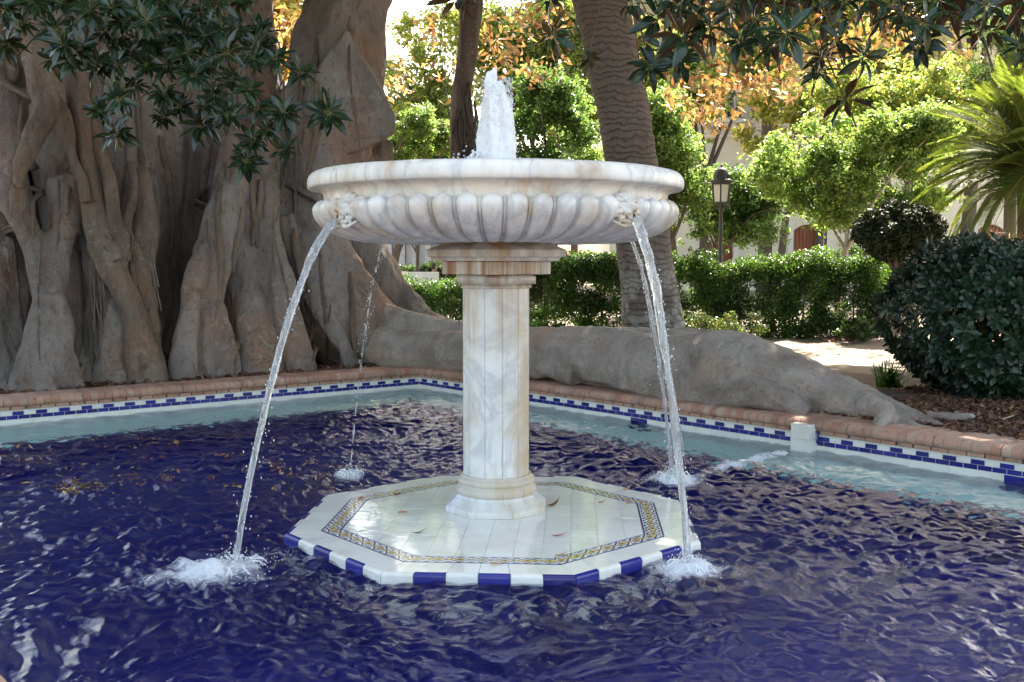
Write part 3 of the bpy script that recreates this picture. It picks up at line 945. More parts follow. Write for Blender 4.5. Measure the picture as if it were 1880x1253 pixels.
def build_water():
    q = off_poly(-.004)
    # grid, finer towards the camera
    nu, nv = 640, 1000
    a = np.linspace(0, 1, nu); b = np.linspace(0, 1, nv)
    A_, B_ = np.meshgrid(a, b, indexing='ij')
    P00, P10, P11, P01 = q[0], q[1], q[2], q[3]
    X = (P00[0]*(1-A_)*(1-B_)+P10[0]*A_*(1-B_)+P11[0]*A_*B_+P01[0]*(1-A_)*B_).ravel()
    Y = (P00[1]*(1-A_)*(1-B_)+P10[1]*A_*(1-B_)+P11[1]*A_*B_+P01[1]*(1-A_)*B_).ravel()
    W = np.stack([X, Y, 0*X], -1)
    wx = X + .16*fbm(W*1.3, 2, 21); wy = Y + .16*fbm(W*1.3+9, 2, 22)
    r = np.random.default_rng(11)
    h = np.zeros(len(X))
    for i in range(90):
        lam = math.exp(r.uniform(math.log(.05), math.log(.30)))
        th = r.normal(math.pi*.5, .85)
        k = 2*math.pi/lam
        ph = r.uniform(0, 6.28)
        s = np.sin(k*(wx*math.cos(th)+wy*math.sin(th))+ph)
        h += .054/k*(s + .25*np.sin(2*k*(wx*math.cos(th)+wy*math.sin(th))+2*ph))
    W2 = np.stack([wx, wy, 0*X], -1)
    h += .009*fbm(W2*np.array([3.2, 4.6, 1]), 3, 31)
    # calmer by the far left wall, rougher round the jets and in front
    dl = (X-CRN[0])*NL[0]+(Y-CRN[1])*NL[1]      # <0 inside
    dr = (X-CRN[0])*NR[0]+(Y-CRN[1])*NR[1]
    calm = .42 + .58*np.clip((-dl-.2)/3.2, 0, 1)
    calm = np.minimum(calm, .55+.45*np.clip((-dr)/1.2, 0, 1))
    h *= calm*.95
    for c, w in SPL:
        d = np.hypot(X-c[0], Y-c[1])
        wob = .05*fbm(W*4, 2, 40)
        h += w*.015*np.sin(2*math.pi*(d+wob)/.17)*np.exp(-d/.55)*np.clip(d/.1, 0, 1)
        h += w*.055*np.exp(-(d/.13)**2)
    h += .010*np.sin(2*math.pi*(dr*1.0)/.25+2*fbm(W*1.2, 2, 5))*np.exp(dr/.6)
    foam = np.zeros(len(X))
    fn = fbm(W*5, 3, 60)
    for c, w in SPL:
        dx, dy = X-c[0], Y-c[1]
        d = np.hypot(dx, dy)*(1+.25*fn)
        foam = np.maximum(foam, np.clip(1.12-d/(.26*w+.05), 0, 1))
        foam = np.maximum(foam, .24*w*np.exp(-((d-.55*w)/.26)**2)*(0.5+.8*fn))
    dx, dy = X-S_LF[0], Y-S_LF[1]
    foam = np.maximum(foam, .46*np.exp(-((dx+.14)/.30)**2-((dy+.05)/.22)**2)*(.5+1.1*fn))
    # stream of the inlet towards the middle
    t = np.array(S_RB)-BOXP; Lt = np.linalg.norm(t); t /= Lt
    al = (X-BOXP[0])*t[0]+(Y-BOXP[1])*t[1]; ac = (X-BOXP[0])*-t[1]+(Y-BOXP[1])*t[0]
    trail = np.exp(-(ac/(.07+.05*np.clip(al, 0, 2)))**2)*np.clip(al/.1, 0, 1)*np.clip(1.25-al/Lt*.7, 0, 1)*(al < Lt*1.2)
    foam = np.maximum(foam, .72*trail*(.8+.7*fn))
    h += .02*trail*fbm(W*14, 2, 70)
    foam = np.clip(foam, 0, 1)
    V = np.stack([X, Y, h], -1)
    I, J = np.meshgrid(np.arange(nu-1), np.arange(nv-1), indexing='ij')
    F = np.stack([I*nv+J, I*nv+J+1, (I+1)*nv+J+1, (I+1)*nv+J], -1).reshape(-1, 4)
    # upward faces
    v0, v1, v2 = V[F[0, 0]], V[F[0, 1]], V[F[0, 2]]
    if np.cross(v1-v0, v2-v1)[2] < 0: F = F[:, ::-1]
    M = Mat('pool_water')
    P = M.wpos()
    Pw = M.wpos((.8, 1.25, 1)); n = M.noise(Pw, 17, 4, .62, .5); n2 = M.noise(Pw, 55, 3, .6)
    bmp = M.bump(M.math('ADD', n, M.math('MULTIPLY', n2, .20)), .42, .018)
    wat = M.pr((.95, .99, 1.0), 0.0, bmp, Transmission_Weight=1.0, IOR=1.333)
    fo = M.attr('foam', 'Fac')
    cell = M.voro(P, 26, 'DISTANCE_TO_EDGE'); cn = M.noise(P, 20, 6, .8, 1.0)
    thr = M.math('ADD', M.math('MULTIPLY', fo, 1.25), M.math('MULTIPLY', M.math('SUBTRACT', cn, .5), 1.5))
    mask = M.ramp(thr, [(.36, 0.0), (.85, 1.0)])
    foam_s = M.pr((.78, .82, .86), .6, M.bump(cn, .6, .03))
    me = np_mesh('pool_water', V, F, M.done(M.mixs(M.math('MULTIPLY', mask, .92), wat, foam_s)), smooth=True)
    at = me.attributes.new('foam', 'FLOAT', 'POINT'); at.data.foreach_set('value', foam.astype(np.float32))
    tag(link('pool_water', me), kind='structure')
build_water()

def m_jet():
    M = Mat('falling_water')
    P = M.coord('Object', (30, 30, 4))
    n = M.noise(P, 1.4, 5, .7)
    g = M.pr((1, 1, 1), .03, M.bump(n, .5, .02), Transmission_Weight=1.0, IOR=1.333)
    w = M.pr((.80, .84, .88), .35)
    t = M.n('BsdfTranslucent'); M.put(t.inputs[0], (.8, .85, .9))
    return M.done(M.mixs(M.ramp(n, [(.42, .10), (.68, .75)]), g, M.mixs(.4, w, t.outputs[0])))
M_jet = m_jet()
def m_foam():
    M = Mat('white_water')
    n = M.noise(M.coord('Object'), 35, 5, .7)
    c = M.mix(n, (.90, .93, .95), (.97, .98, .99))
    w = M.pr(c, .5, M.bump(n, .35, .015)); t = M.n('BsdfTranslucent'); M.put(t.inputs[0], (.95, .96, .98))
    return M.done(M.mixs(.12, w, t.outputs[0]))
M_foam = m_foam()
def m_splash():
    M = Mat('churned_water')
    P = M.coord('Object')
    n = M.noise(P, 28, 6, .75); n2 = M.noise(P, 9, 4, .6)
    w = M.pr((.93, .95, .97), .5, M.bump(n, .8, .02)); t = M.n('BsdfTranslucent'); M.put(t.inputs[0], (.88, .91, .95))
    tr = M.n('BsdfTransparent').outputs[0]
    return M.done(M.mixs(M.ramp(M.math('ADD', n, M.math('MULTIPLY', n2, .8)), [(.72, .12), (1.0, .92)]), tr, M.mixs(.5, w, t.outputs[0])))
M_splash = m_splash()
M_drop = glassy('water_drop')

OCT = np.array([(1,0,0),(-1,0,0),(0,1,0),(0,-1,0),(0,0,1),(0,0,-1)], float)
OCF = [(0,2,4),(2,1,4),(1,3,4),(3,0,4),(2,0,5),(1,2,5),(3,1,5),(0,3,5)]
def drops(pts, radii, stretch=None):
    mb = MB()
    for i, (p, r_) in enumerate(zip(pts, radii)):
        s = (1, 1, 1) if stretch is None else stretch
        mb.add(np.array(p)+OCT*r_*np.array(s), OCF)
    return mb

def jet(end, idx, vz, r0, r1, label, broken=False, seed=0, T=None):
    a = -math.pi/2 - math.pi/4 + idx*math.pi/2 + FROT
    st = np.array([FF[0]+1.055*SF*math.cos(a), FF[1]+1.055*SF*math.sin(a), ZF+(1.778-ZT)*SF])
    T = (-vz + math.sqrt(vz*vz+4*4.9*st[2]))/(2*4.9)
    ts = np.linspace(0, T, 130)
    xy = st[:2][None] + (np.array(end)-st[:2])[None]*(ts/T)[:, None]
    z = st[2]-vz*ts-4.9*ts**2
    pts = np.column_stack([xy, z])
    root = empty('water_jet', (end[0], end[1], 0))
    tag(root, label, 'water jet', 'streams falling from the lion masks')
    off = np.array([end[0], end[1], 0])
    rg = np.random.default_rng(seed)
    mb = MB()
    n = len(ts); k = 18
    if not broken:
        tn = np.gradient(pts, axis=0); tn /= np.linalg.norm(tn, axis=1)[:, None]
        u = np.cross(tn, [0, 0, 1.0]); u /= np.linalg.norm(u, axis=1)[:, None]; w = np.cross(tn, u)
        ang = np.arange(k)/k*2*math.pi
        rad = np.interp(ts/T, [0, .3, 1], [r0, (r0+r1)/2, r1])[:, None]*np.ones((1, k))
        NP = np.stack([np.cos(ang)[None]*1.4+np.zeros((n,1)), np.sin(ang)[None]*1.4+np.zeros((n,1)), (ts*16)[:, None]+np.zeros((1,k))], -1).reshape(-1, 3)
        nz = fbm(NP+seed*7.7, 3, seed).reshape(n, k)
        rad = rad*np.clip(1+.42*nz+.2*fbm(NP*np.array([2.2, 2.2, 2.6])+3, 2, seed+9).reshape(n, k), .25, 2)
        P = pts[:, None]+(np.cos(ang)[None, :, None]*u[:, None]+np.sin(ang)[None, :, None]*w[:, None])*rad[..., None]-off
        F = [(i*k+j, i*k+(j+1) % k, (i+1)*k+(j+1) % k, (i+1)*k+j) for i in range(n-1) for j in range(k)]
        F += [tuple(range(k-1, -1, -1)), tuple(range((n-1)*k, n*k))]
        mb.add(P.reshape(-1, 3), F)
        for q in range(3):       # loose strands beside the main stream
            i0 = int(rg.uniform(20, 70)); i1 = min(n-1, i0+int(rg.uniform(25, 55)))
            d = rg.normal(0, .022, 3); d[2] = 0
            g = np.linspace(0, 1, i1-i0)[:, None]
            mb.tube(pts[i0:i1]-off+d*g, .0045*np.sin(np.linspace(.1, 3.1, i1-i0)), 6)
    else:
        for q in range(16):
            i0 = int(q*8); i1 = min(n, i0+int(rg.uniform(5, 9)))
            if i1-i0 < 3: continue
            mb.tube(pts[i0:i1]-off, r0*rg.uniform(.45, 1.0)*np.sin(np.linspace(.35, 2.8, i1-i0)), 6)
    mb.build('stream', M_jet, root, smooth=True)
    # spray loosened from the stream
    m = 190 if not broken else 130
    ii = rg.integers(25, n, m)
    sp = (.006+.030*(ii/n))[:, None]
    dp = pts[ii]-off+rg.normal(0, 1, (m, 3))*sp
    d = drops(dp, rg.uniform(.0015, .0042, m), (1, 1, 2.0)).build('spray', M_foam, root, smooth=True); d['kind'] = 'stuff'
    return root

def splash(root, rad, hgt, seed, n=420):
    rg = np.random.default_rng(seed)
    mb = MB()
    bm = bmesh.new(); bmesh.ops.create_icosphere(bm, subdivisions=2, radius=1)
    iv = np.array([v.co[:] for v in bm.verts]); fi = [[v.index for v in f.verts] for f in bm.faces]; bm.free()
    for i in range(34):
        d = abs(rg.normal(0, .5)); a = rg.uniform(0, 6.28)
        r_ = rad*rg.uniform(.16, .34)*(1.1-min(d, .9)*.6)
        c = np.array([d*rad*math.cos(a), d*rad*.9*math.sin(a), hgt*.55*math.exp(-d*d*1.6)-.012])
        mb.add(iv*r_*np.array([1, 1, .6])+c, fi)
    o = remesh(mb, 'splash_foam', M_splash, .011, 2, lambda p: .012*fbm(p*26, 3, seed)+.006*vnoise(p*80, seed), root)
    m = n
    d = np.abs(rg.normal(0, .62, m)); a = rg.uniform(0, 6.28, m)
    z = np.abs(rg.normal(0, .45, m))*hgt*1.9*np.exp(-d*.8)
    pts = np.column_stack([d*rad*np.cos(a)*1.25, d*rad*np.sin(a)*1.25, z+.004])
    dr = drops(pts, rg.uniform(.0012, .0042, m)).build('splash_drops', M_foam, root, smooth=True); dr['kind'] = 'stuff'
    # thin arcs of water thrown up
    st = MB()
    for q in range(26):
        a = rg.uniform(0, 6.28); v = rg.uniform(.5, 1.0)
        t = np.linspace(0, 1, 9)
        rr_ = rad*(.35+.9*v*t); zz = hgt*1.6*v*4*t*(1-t)*.5
        st.tube(np.column_stack([rr_*math.cos(a)+.01*np.sin(t*9+q), rr_*math.sin(a), zz]), .0035*np.sin(np.linspace(.3, 2.9, 9))+.001, 5)
    st.build('splash_arc', M_foam, root, smooth=True)['kind'] = 'stuff'

j = jet(S_LF+np.array([.10, .08]), 0, 1.15, .021, .014, 'water jet from the left front lion mask, arching into the broad white splash', seed=3)
splash(j, .16, .055, 5, 520)
j = jet(S_RF, 1, .95, .027, .015, 'water jet from the right front lion mask, falling close to the platform corner', seed=4)
splash(j, .10, .065, 6, 600)
j = jet(S_RB, 2, .45, .013, .011, 'water jet from the hidden right rear mask, landing beside the inlet stream', seed=5)
splash(j, .13, .085, 7, 600)
j = jet(S_LB, 3, .9, .010, .008, 'thin broken water jet from the hidden left rear mask', broken=True, seed=8)
splash(j, .09, .06, 8, 320)

def plume():
    root = empty('water_plume', (FF[0], FF[1], 2.01)); root.scale = (1.06, 1.05, 1.20)
    tag(root, 'white foaming column of water rising from the middle of the bowl', 'water plume')
    rg = np.random.default_rng(12)
    mb = MB()
    for i in range(44):
        a = rg.uniform(0, 6.28); r_ = .066*math.sqrt(rg.uniform(0, 1))
        x, y = r_*math.cos(a), r_*math.sin(a)
        top = .50-2.6*r_**1.25*rg.uniform(.6, 1.3)+rg.uniform(-.05, .03)
        if i < 4: x, y, top = -.034+.006*i, -.01+.008*i, .555+.012*i
        elif i < 8: x, y, top = .022+.007*(i-4), .01-.006*(i-4), .53-.012*(i-4)
        t = np.linspace(0, 1, 14)
        g = .98+.30*(1-t)**2.2
        p = np.column_stack([x*g*1.15+.010*np.sin(t*5+i), y*g*1.15+.010*np.cos(t*4+i), top*t])
        mb.tube(p, np.interp(t, [0, .25, .8, 1], [.046, .036, .026, .010]), 8)
    for i in range(46):          # churned foot
        a = rg.uniform(0, 6.28); d = abs(rg.normal(0, .10))
        bm = [(d*1.25*math.cos(a), d*math.sin(a), rg.uniform(.0, .05)*math.exp(-d*5)+.02)]
        mb.tube([bm[0], (bm[0][0]*1.05, bm[0][1]*1.05, bm[0][2]+.035)], [.030, .018], 8)
    def dsp(p):
        q = p*np.array([60, 60, 9.0])
        return .009*fbm(q, 3, 2)+.005*vnoise(p*45, 7)+.006*fbm(p*np.array([14, 14, 11]), 2, 5)
    remesh(mb, 'foam_column', M_foam, .0075, 1, dsp, root)
    m = 3000
    t = rg.uniform(0, 1, m)**.8
    a = rg.uniform(0, 6.28, m)
    rr_ = (.100-.022*t**.7)*(1+rg.normal(0, .15, m))
    pts = np.column_stack([rr_*np.cos(a)+.004, rr_*np.sin(a), .53*t])
    o = drops(pts, rg.uniform(.0010, .0030, m), (1, 1, 2.2)).build('spray', M_foam, root, smooth=True); o['kind'] = 'stuff'
    st = MB()
    for q in range(26):          # strands peeling off, and the loops thrown over the left of the bowl
        left = q < 26
        a = rg.uniform(2.6, 3.7) if left else rg.uniform(0, 6.28)
        t = np.linspace(0, 1, 10)
        if left:
            r0, r1, h0 = .08, rg.uniform(.13, .24), rg.uniform(.05, .15)
            z = .02+h0*4*t*(1-t)
        else:
            r0 = .075; r1 = r0+rg.uniform(.02, .10); b = rg.uniform(.1, .46); z = b-.16*t**2+.05*t
        r_ = r0+(r1-r0)*t
        st.tube(np.column_stack([r_*np.cos(a+.25*t), r_*np.sin(a+.25*t), z]), .004*np.sin(np.linspace(.2, 2.9, 10))+.0012, 5)
    st.build('strand', M_foam, root, smooth=True)['kind'] = 'stuff'
    sp = rg.normal(0, 1, (380, 3))*np.array([.09, .06, .05])+np.array([-.10, -.05, .07])
    sp = sp[sp[:, 2] > .0]
    drops(sp, rg.uniform(.002, .007, len(sp))).build('spray', M_foam, root, smooth=True)['kind'] = 'stuff'
plume()

# ================================================================== THE GREAT FIG TREE
def cop_l(px):
    A = CRN+NL*CW; t = t_of(px, A, UL); return (A+UL*t)[1]
def cop_r(px):
    A = CRN+NR*CW; t = t_of(px, A, VR); return (A+VR*t)[1]

def pxtube(mb, pts, k=14, n=40, wob=.10, seed=0, side='l', flat_=None):
    rows = []
    for (px, py, dd, r_) in pts:
        y = (cop_l(min(px, 760)) if side == 'l' else cop_r(px)) + dd if side in 'lr' else dd
        p = at_y(px, py, y)
        rows.append([p[0], p[1], p[2], r_*pm(y)])
    S = spline(rows, n)
    mb.tube(S[:, :3], np.clip(S[:, 3], .004, 9), k, True, wob, seed)

fig_base = on_z(330, 700, GZ)
fig = empty('fig_tree', (-4.3, 13.0, GZ))
tag(fig, 'huge grey fig tree with a wall of folded buttress roots behind the pool', 'tree')
FO = np.array([-4.3, 13.0, GZ])

class Off(MB):
    def tube(s, pts, *a, **k): return MB.tube(s, np.asarray(pts, float)-FO, *a, **k)

def fig_trunk():
    mb = Off()
    T = [
     [(-90,-260,3.0,150),(-70,0,2.7,130),(-50,250,2.2,96),(-30,450,1.5,74),(-14,640,.95,62),(-10,760,.80,66)],
     [(330,-260,3.4,150),(330,200,3.0,130),(320,420,2.9,120),(312,640,2.8,128),(312,740,2.7,135)],
     [(130,-260,3.0,170),(170,0,2.8,165),(200,300,2.5,150),(205,560,2.5,130),(205,740,2.4,130)],
     [(445,-260,3.2,60),(440,0,3.0,58),(438,200,2.7,80),(440,420,2.2,95),(445,660,1.9,100),(445,740,1.8,105)],
     [(85,100,1.9,40),(98,250,1.75,40),(118,420,1.45,36),(138,560,1.1,40),(155,690,.80,48),(158,760,.70,54)],
     [(20,180,1.3,36),(22,330,1.0,32),(58,450,.75,26),(86,560,.48,26)],
     [(115,330,1.0,28),(114,420,.82,27),(98,500,.62,24),(87,565,.48,26)],
     [(87,545,.46,26),(74,640,.33,38),(48,720,.20,34),(35,770,.14,36)],
     [(87,545,.46,26),(98,640,.33,36),(122,715,.18,30),(140,770,.12,30)],
     [(86,600,.40,30),(86,690,.22,40),(86,770,.16,48)],
     [(178,430,1.1,28),(196,540,.8,34),(210,640,.6,38),(220,740,.38,40)],
     [(432,250,1.3,26),(426,330,1.1,30),(410,410,.86,36),(392,520,.62,30),(382,620,.42,25),(378,740,.26,28)],
     [(392,430,.8,16),(366,500,.58,20),(346,580,.42,20),(334,680,.24,26),(330,740,.18,28)],
     [(404,560,.5,14),(412,620,.38,18),(422,700,.26,22),(424,740,.2,22)],
     [(440,250,1.4,32),(446,340,1.2,36),(452,480,.95,38),(464,600,.66,42),(478,720,.42,46)],
     [(486,240,1.3,22),(489,330,1.1,23),(498,450,.85,24),(516,540,.62,23),(540,630,.38,23),(560,720,.16,28)],
     [(520,400,1.2,20),(535,450,1.1,21),(560,520,.9,19),(602,590,.64,18),(632,640,.44,17),(655,715,.22,20)],
     [(30,-260,3.4,120),(40,300,3.0,110),(50,600,2.6,100),(50,740,2.5,100)],
     # the leaning limb with its elbow
     [(470,720,2.4,110),(500,560,2.3,118),(520,430,2.1,112),(560,320,1.95,100),(598,220,1.9,92),(622,110,2.1,78),(650,0,2.4,68),(720,-130,2.9,66),(840,-300,3.4,62)],
     [(560,360,1.5,60),(600,290,1.35,64),(640,235,1.3,62),(676,225,1.3,44)],
     [(618,130,1.55,36),(650,180,1.4,48),(672,220,1.3,46),(690,236,1.3,34)],
     [(548,130,2.0,26),(562,60,2.2,24),(590,-30,2.5,30),(600,-200,2.8,34)],
     [(700,262,1.55,20),(688,296,1.45,28),(650,325,1.4,30),(600,350,1.4,30),(560,378,1.45,28),(532,412,1.5,26),(520,470,1.5,24)],
     [(690,260,1.7,26),(690,310,1.8,30),(660,370,1.9,34)],
     # big grey sweep to the right, into the long surface root
     [(530,360,1.7,55),(556,430,1.5,64),(592,510,1.25,74),(640,585,1.0,80),(700,640,.75,66),(760,668,.6,52)],
     [(612,420,1.8,26),(622,470,1.6,26),(648,540,1.35,22),(690,588,1.2,20),(740,606,1.15,18),(800,622,.9,16)],
     [(640,420,2.2,48),(690,500,2.1,44),(735,560,2.0,38),(790,600,1.9,30),(850,622,1.5,24),(920,640,1.0,18)],
    ]
    for i, t in enumerate(T): pxtube(mb, t, 16, 44, .10, i)
    # the flat-faced elbow of the limb: a blunt wedge
    fp = [(636,58),(668,110),(700,165),(724,212),(722,240),(694,262),(640,286),(585,306),(536,318),(528,300),(540,235),(566,165),(600,105)]
    y0 = cop_l(640)+.78
    fr = [at_y(px, py, y0+.30-.30*(py-58)/260) for px, py in fp]
    bk = [at_y(px*.96+24, py*.97+6, y0+1.7) for px, py in fp]
    n = len(fp)
    mb.add(np.array(fr+bk)-FO, [tuple(range(n-1, -1, -1)), tuple(range(n, 2*n))]+[(i, (i+1) % n, n+(i+1) % n, n+i) for i in range(n)])
    def dsp(p):
        q = p*np.array([3.2, 3.2, 1.1])
        return .050*fbm(q, 3, 5) + .013*fbm(p*np.array([11, 11, 2.0]), 2, 8)
    o = remesh(mb, 'trunk', M_ficus, .023, 1, dsp, fig)
    o.location = (0, 0, 0)
fig_trunk()

def wood(name, spec, mat, disp=.02, vox=.018, side='l', label=None, k=12, wob=.16, sm=1, fr=4.0):
    mb = Off()
    for i, t in enumerate(spec): pxtube(mb, t, k, 44, wob, i+len(spec)*3, side)
    o = remesh(mb, name, mat, vox, sm, lambda p: disp*fbm(p*np.array([fr, fr, fr*.45]), 3, len(spec)) + disp*.4*fbm(p*np.array([18, 18, 5]), 2, 3), fig)
    if label: o['label'] = label
    return o
# hanging and strangling roots on the left, each its own
wood('root', [[(64,-40,.9,26),(68,60,.85,27),(74,150,.7,27),(84,200,.6,22),(66,250,.5,19),(44,290,.45,15),(34,326,.42,9),(38,345,.42,4)],
              [(80,190,.62,18),(98,160,.66,12)]], M_ficus_dark, .025, .014, label='gnarled hanging root ending in a frayed stub', fr=7)
wood('root', [[(138,-40,1.1,24),(140,90,1.0,22),(150,230,.85,19),(160,320,.74,18),(172,400,.66,19),(196,470,.58,24),(226,530,.5,24),(256,592,.40,22),(274,650,.28,22),(286,700,.16,24),(290,760,.10,26)],
              [(238,560,.46,16),(244,620,.34,17),(250,690,.22,18),(250,750,.16,18)], [(268,620,.36,16),(292,670,.24,16),(304,740,.16,18)]], M_ficus_dark, .022, .016)
wood('root', [[(90,165,.95,9),(112,195,.85,10),(128,240,.74,10),(134,290,.66,9),(150,330,.60,9),(158,372,.58,9)]], M_ficus_dark, .008, .009)
wood('root', [[(118,190,.95,7),(124,250,.82,8),(134,300,.7,8),(146,330,.66,7)]], M_ficus_dark, .008, .009)
wood('root', [[(160,190,.9,12),(178,260,.8,13),(196,320,.70,14),(206,380,.62,14),(212,430,.56,13),(226,470,.5,10),(228,500,.48,8)],
              [(196,330,.68,10),(214,390,.6,9),(230,440,.52,10),(232,480,.48,9)]], M_ficus_dark, .014, .011)
wood('root', [[(168,400,.66,14),(178,430,.6,18),(196,450,.55,18),(212,480,.5,14)]], M_ficus_dark, .02, .012)
wood('root', [[(240,300,1.0,8),(246,340,.9,8),(240,380,.82,8),(232,410,.74,8),(240,440,.68,8),(254,470,.6,10),(262,520,.52,11),(272,570,.44,10)]], M_ficus_dark, .008, .009)
wood('root', [[(262,310,1.0,14),(268,390,.85,18),(266,440,.74,20),(268,500,.62,16),(276,560,.5,14),(284,620,.42,12),(290,690,.34,12)]], M_ficus_dark, .016, .011)
def creeping_roots():
    # thin roots that creep down over the surface of the trunk
    from mathutils.bvhtree import BVHTree
    tr = [c for c in fig.children if c.name.startswith('trunk')][0]
    bv = BVHTree.FromPolygons([v.co for v in tr.data.vertices], [p.vertices[:] for p in tr.data.polygons])
    org = Vector((0, 0, EYE))-Vector(FO)
    rg = random.Random(41)
    starts = [(36,120),(52,240),(20,300),(120,60),(150,120),(185,60),(205,180),(228,240),(250,160),(276,300),(110,330),(300,250),(318,380),(345,300),(372,330),(390,250),(415,300),(436,380),(460,280),(474,330),(505,380),(520,250),(545,420),(560,500),(590,440),(610,560),(640,500),(140,420),(178,350),(70,420),(560,120),(590,60),(640,30),(540,200),(465,100),(440,40)]
    for (x, y) in starts:
        pts = []; r0 = rg.choice((2.2, 3, 4, 5.5, 7)); dx = rg.uniform(-.10, .12); L = rg.uniform(120, 330); ph = rg.uniform(0, 6); am = rg.uniform(2, 9)
        t = 0
        while t < L and y+t < 705:
            px = x+dx*t+am*math.sin(t*.021+ph); py = y+t
            d = Vector(ray(px, py)).normalized()
            h = bv.ray_cast(org, d)[0]
            if h is None: break
            pts.append((h.x, h.y, h.z, r0*pm(h.y+FO[1]))); t += 11
        if len(pts) < 6: continue
        P = np.array(pts); yy = P[:, 1].copy()
        for _ in range(4): yy[1:-1] = (yy[:-2]+yy[1:-1]*2+yy[2:])/4
        if np.max(np.abs(np.diff(yy))) > .35: continue
        P[:, 1] = yy
        S = spline(P, len(P)*3); n = len(S)
        rad = S[:, 3]*np.interp(np.linspace(0, 1, n), [0, .12, .8, 1], [.5, 1, 1.05, .55])*(1+.12*np.sin(np.arange(n)*.7+ph))
        m = MB(); m.tube(S[:, :3]+np.column_stack([0*rad, -rad*.35, 0*rad]), rad, 9, True, .12, int(x))
        m.build('root', M_ficus_dark, fig, smooth=True)
creeping_roots()
def fibres():
    mb = Off(); rg = random.Random(4)
    for i in range(34):
        x = rg.uniform(232, 284); y = rg.uniform(430, 520)
        pxtube(mb, [(x, y, .62, 1.6), (x+rg.uniform(-2, 8), y+40, .54, 1.8), (x+rg.uniform(2, 20), y+90, .48, 1.5)], 5, 12, 0)
    for i in range(30):
        x = rg.uniform(160, 186); y = rg.uniform(480, 560)
        pxtube(mb, [(x, y, .62, 1.5), (x+rg.uniform(0, 8), y+60, .54, 1.8), (x+rg.uniform(6, 22), y+130, .44, 1.3)], 5, 12, 0)
    for i in range(22):
        x = rg.uniform(28, 44)
        pxtube(mb, [(x, 320, .46, 1.4), (x+rg.uniform(-4, 4), 350, .46, 1.2), (x+rg.uniform(-6, 6), rg.uniform(370, 420), .46, .8)], 5, 10, 0)
    mb.build('root_fibres', M_ficus_dark, fig)['kind'] = 'stuff'
fibres()

# long surface root behind the right wall
def pxr(side, L):
    return L
ROOT = [
 [(600,600,13.9,50),(700,640,13.15,44),(780,650,12.85,42),(850,648,12.55,46),(930,646,12.0,46),(1000,647,11.45,46),(1060,652,11.0,50),(1130,662,10.55,55),(1200,676,10.15,58),(1280,684,9.85,68),(1350,682,9.60,79),(1420,694,9.35,66),(1490,716,9.10,54),(1550,736,8.88,42),(1610,752,8.62,33),(1670,770,8.40,22),(1730,790,8.20,13),(1790,806,8.02,6)],
 [(580,480,14.0,24),(660,556,13.55,24),(740,592,13.1,22),(800,606,12.9,21),(870,614,12.6,20),(960,618,12.1,18),(1030,622,11.7,18),(1110,628,11.1,22),(1180,622,10.75,20),(1240,624,10.5,20),(1300,628,10.3,18)],
 [(1030,600+14,11.9,16),(1110,618,11.5,16),(1200,622,11.1,18),(1270,622,10.8,20),(1320,640,10.3,30)],
 [(960,672,11.35,22),(1020,672,11.0,24),(1060,690,10.7,20)],
 [(1300,740,9.40,20),(1380,722,9.08,27),(1440,736,8.92,25),(1480,762,8.82,16)],
 [(1590,744,8.6,24),(1625,758,8.32,19),(1612,784,8.14,13),(1600,800,8.06,9)],
 [(1640,772,8.35,12),(1700,788,8.1,9),(1760,801,7.95,7),(1800,812,7.85,4)],
 [(1640,778,8.25,6),(1690,796,8.02,5),(1740,808,7.9,4)],
 [(1700,762,8.5,8),(1745,766,8.45,7),(1790,764,8.4,3)],
]
wood('root', ROOT, M_surface, .020, .017, side='a', label='long pale surface root lying along the right wall', wob=.10, sm=2, fr=2.6)

# ------------------------------------------------------------------ leaves of the fig
def leaf_geo(L=1.0, w=.31, fold=.16, curl=.18, nseg=5):
    """one leaf along +x, folded on its midrib, with a short stalk"""
    xs = np.linspace(0, 1, nseg+1)
    wid = w*.5*np.array([math.sin(math.pi*min(1, (x**.85)))**.8 if 0 < x < 1 else 0 for x in xs])
    wid[0] = .008; wid[-1] = .004
    z = -curl*xs**2
    V = []; F = []
    for x, ww, zz in zip(xs, wid, z):
        V += [(.12+x*.88, -ww, zz+abs(ww)*fold*2), (.12+x*.88, 0, zz), (.12+x*.88, ww, zz+abs(ww)*fold*2)]
    for i in range(nseg):
        a = i*3
        F += [(a, a+3, a+4, a+1), (a+1, a+4, a+5, a+2)]
    b = len(V)
    V += [(0, -.012, .02), (0, .012, .02)]
    F += [(b, 0, 2, b+1)]
    c = len(V)            # pale midrib and stalk, just proud of the blade
    for x, hw in ((-.02, .016), (.14, .014), (.60, .008)):
        zz = -curl*max(0, (x-.12)/.88)**2+.012
        V += [(x, -hw, zz), (x, hw, zz)]
    F += [(c, c+2, c+3, c+1), (c+2, c+4, c+5, c+3)]
    V = np.array(V)*L
    return V, F
M_rib = flat('leaf_midrib', (.20, .21, .06), .5, .2)
def midribs(me, per):
    n = len(me.polygons); mi = np.zeros(n, np.int32); k = np.arange(n) % per; mi[k >= per-2] = 1
    me.polygons.foreach_set('material_index', mi); me.update()
LV, LF = leaf_geo()
LEAF_ME = []
for q in range(3):
    v, f = leaf_geo(1, .27+.05*q, .12+.08*q, .10+.14*q)
    mb = MB(); mb.add(v, f); me_ = mb.mesh('leaf', M_ficus_leaf, True); me_.materials.append(M_rib); midribs(me_, len(f)); LEAF_ME.append(me_)

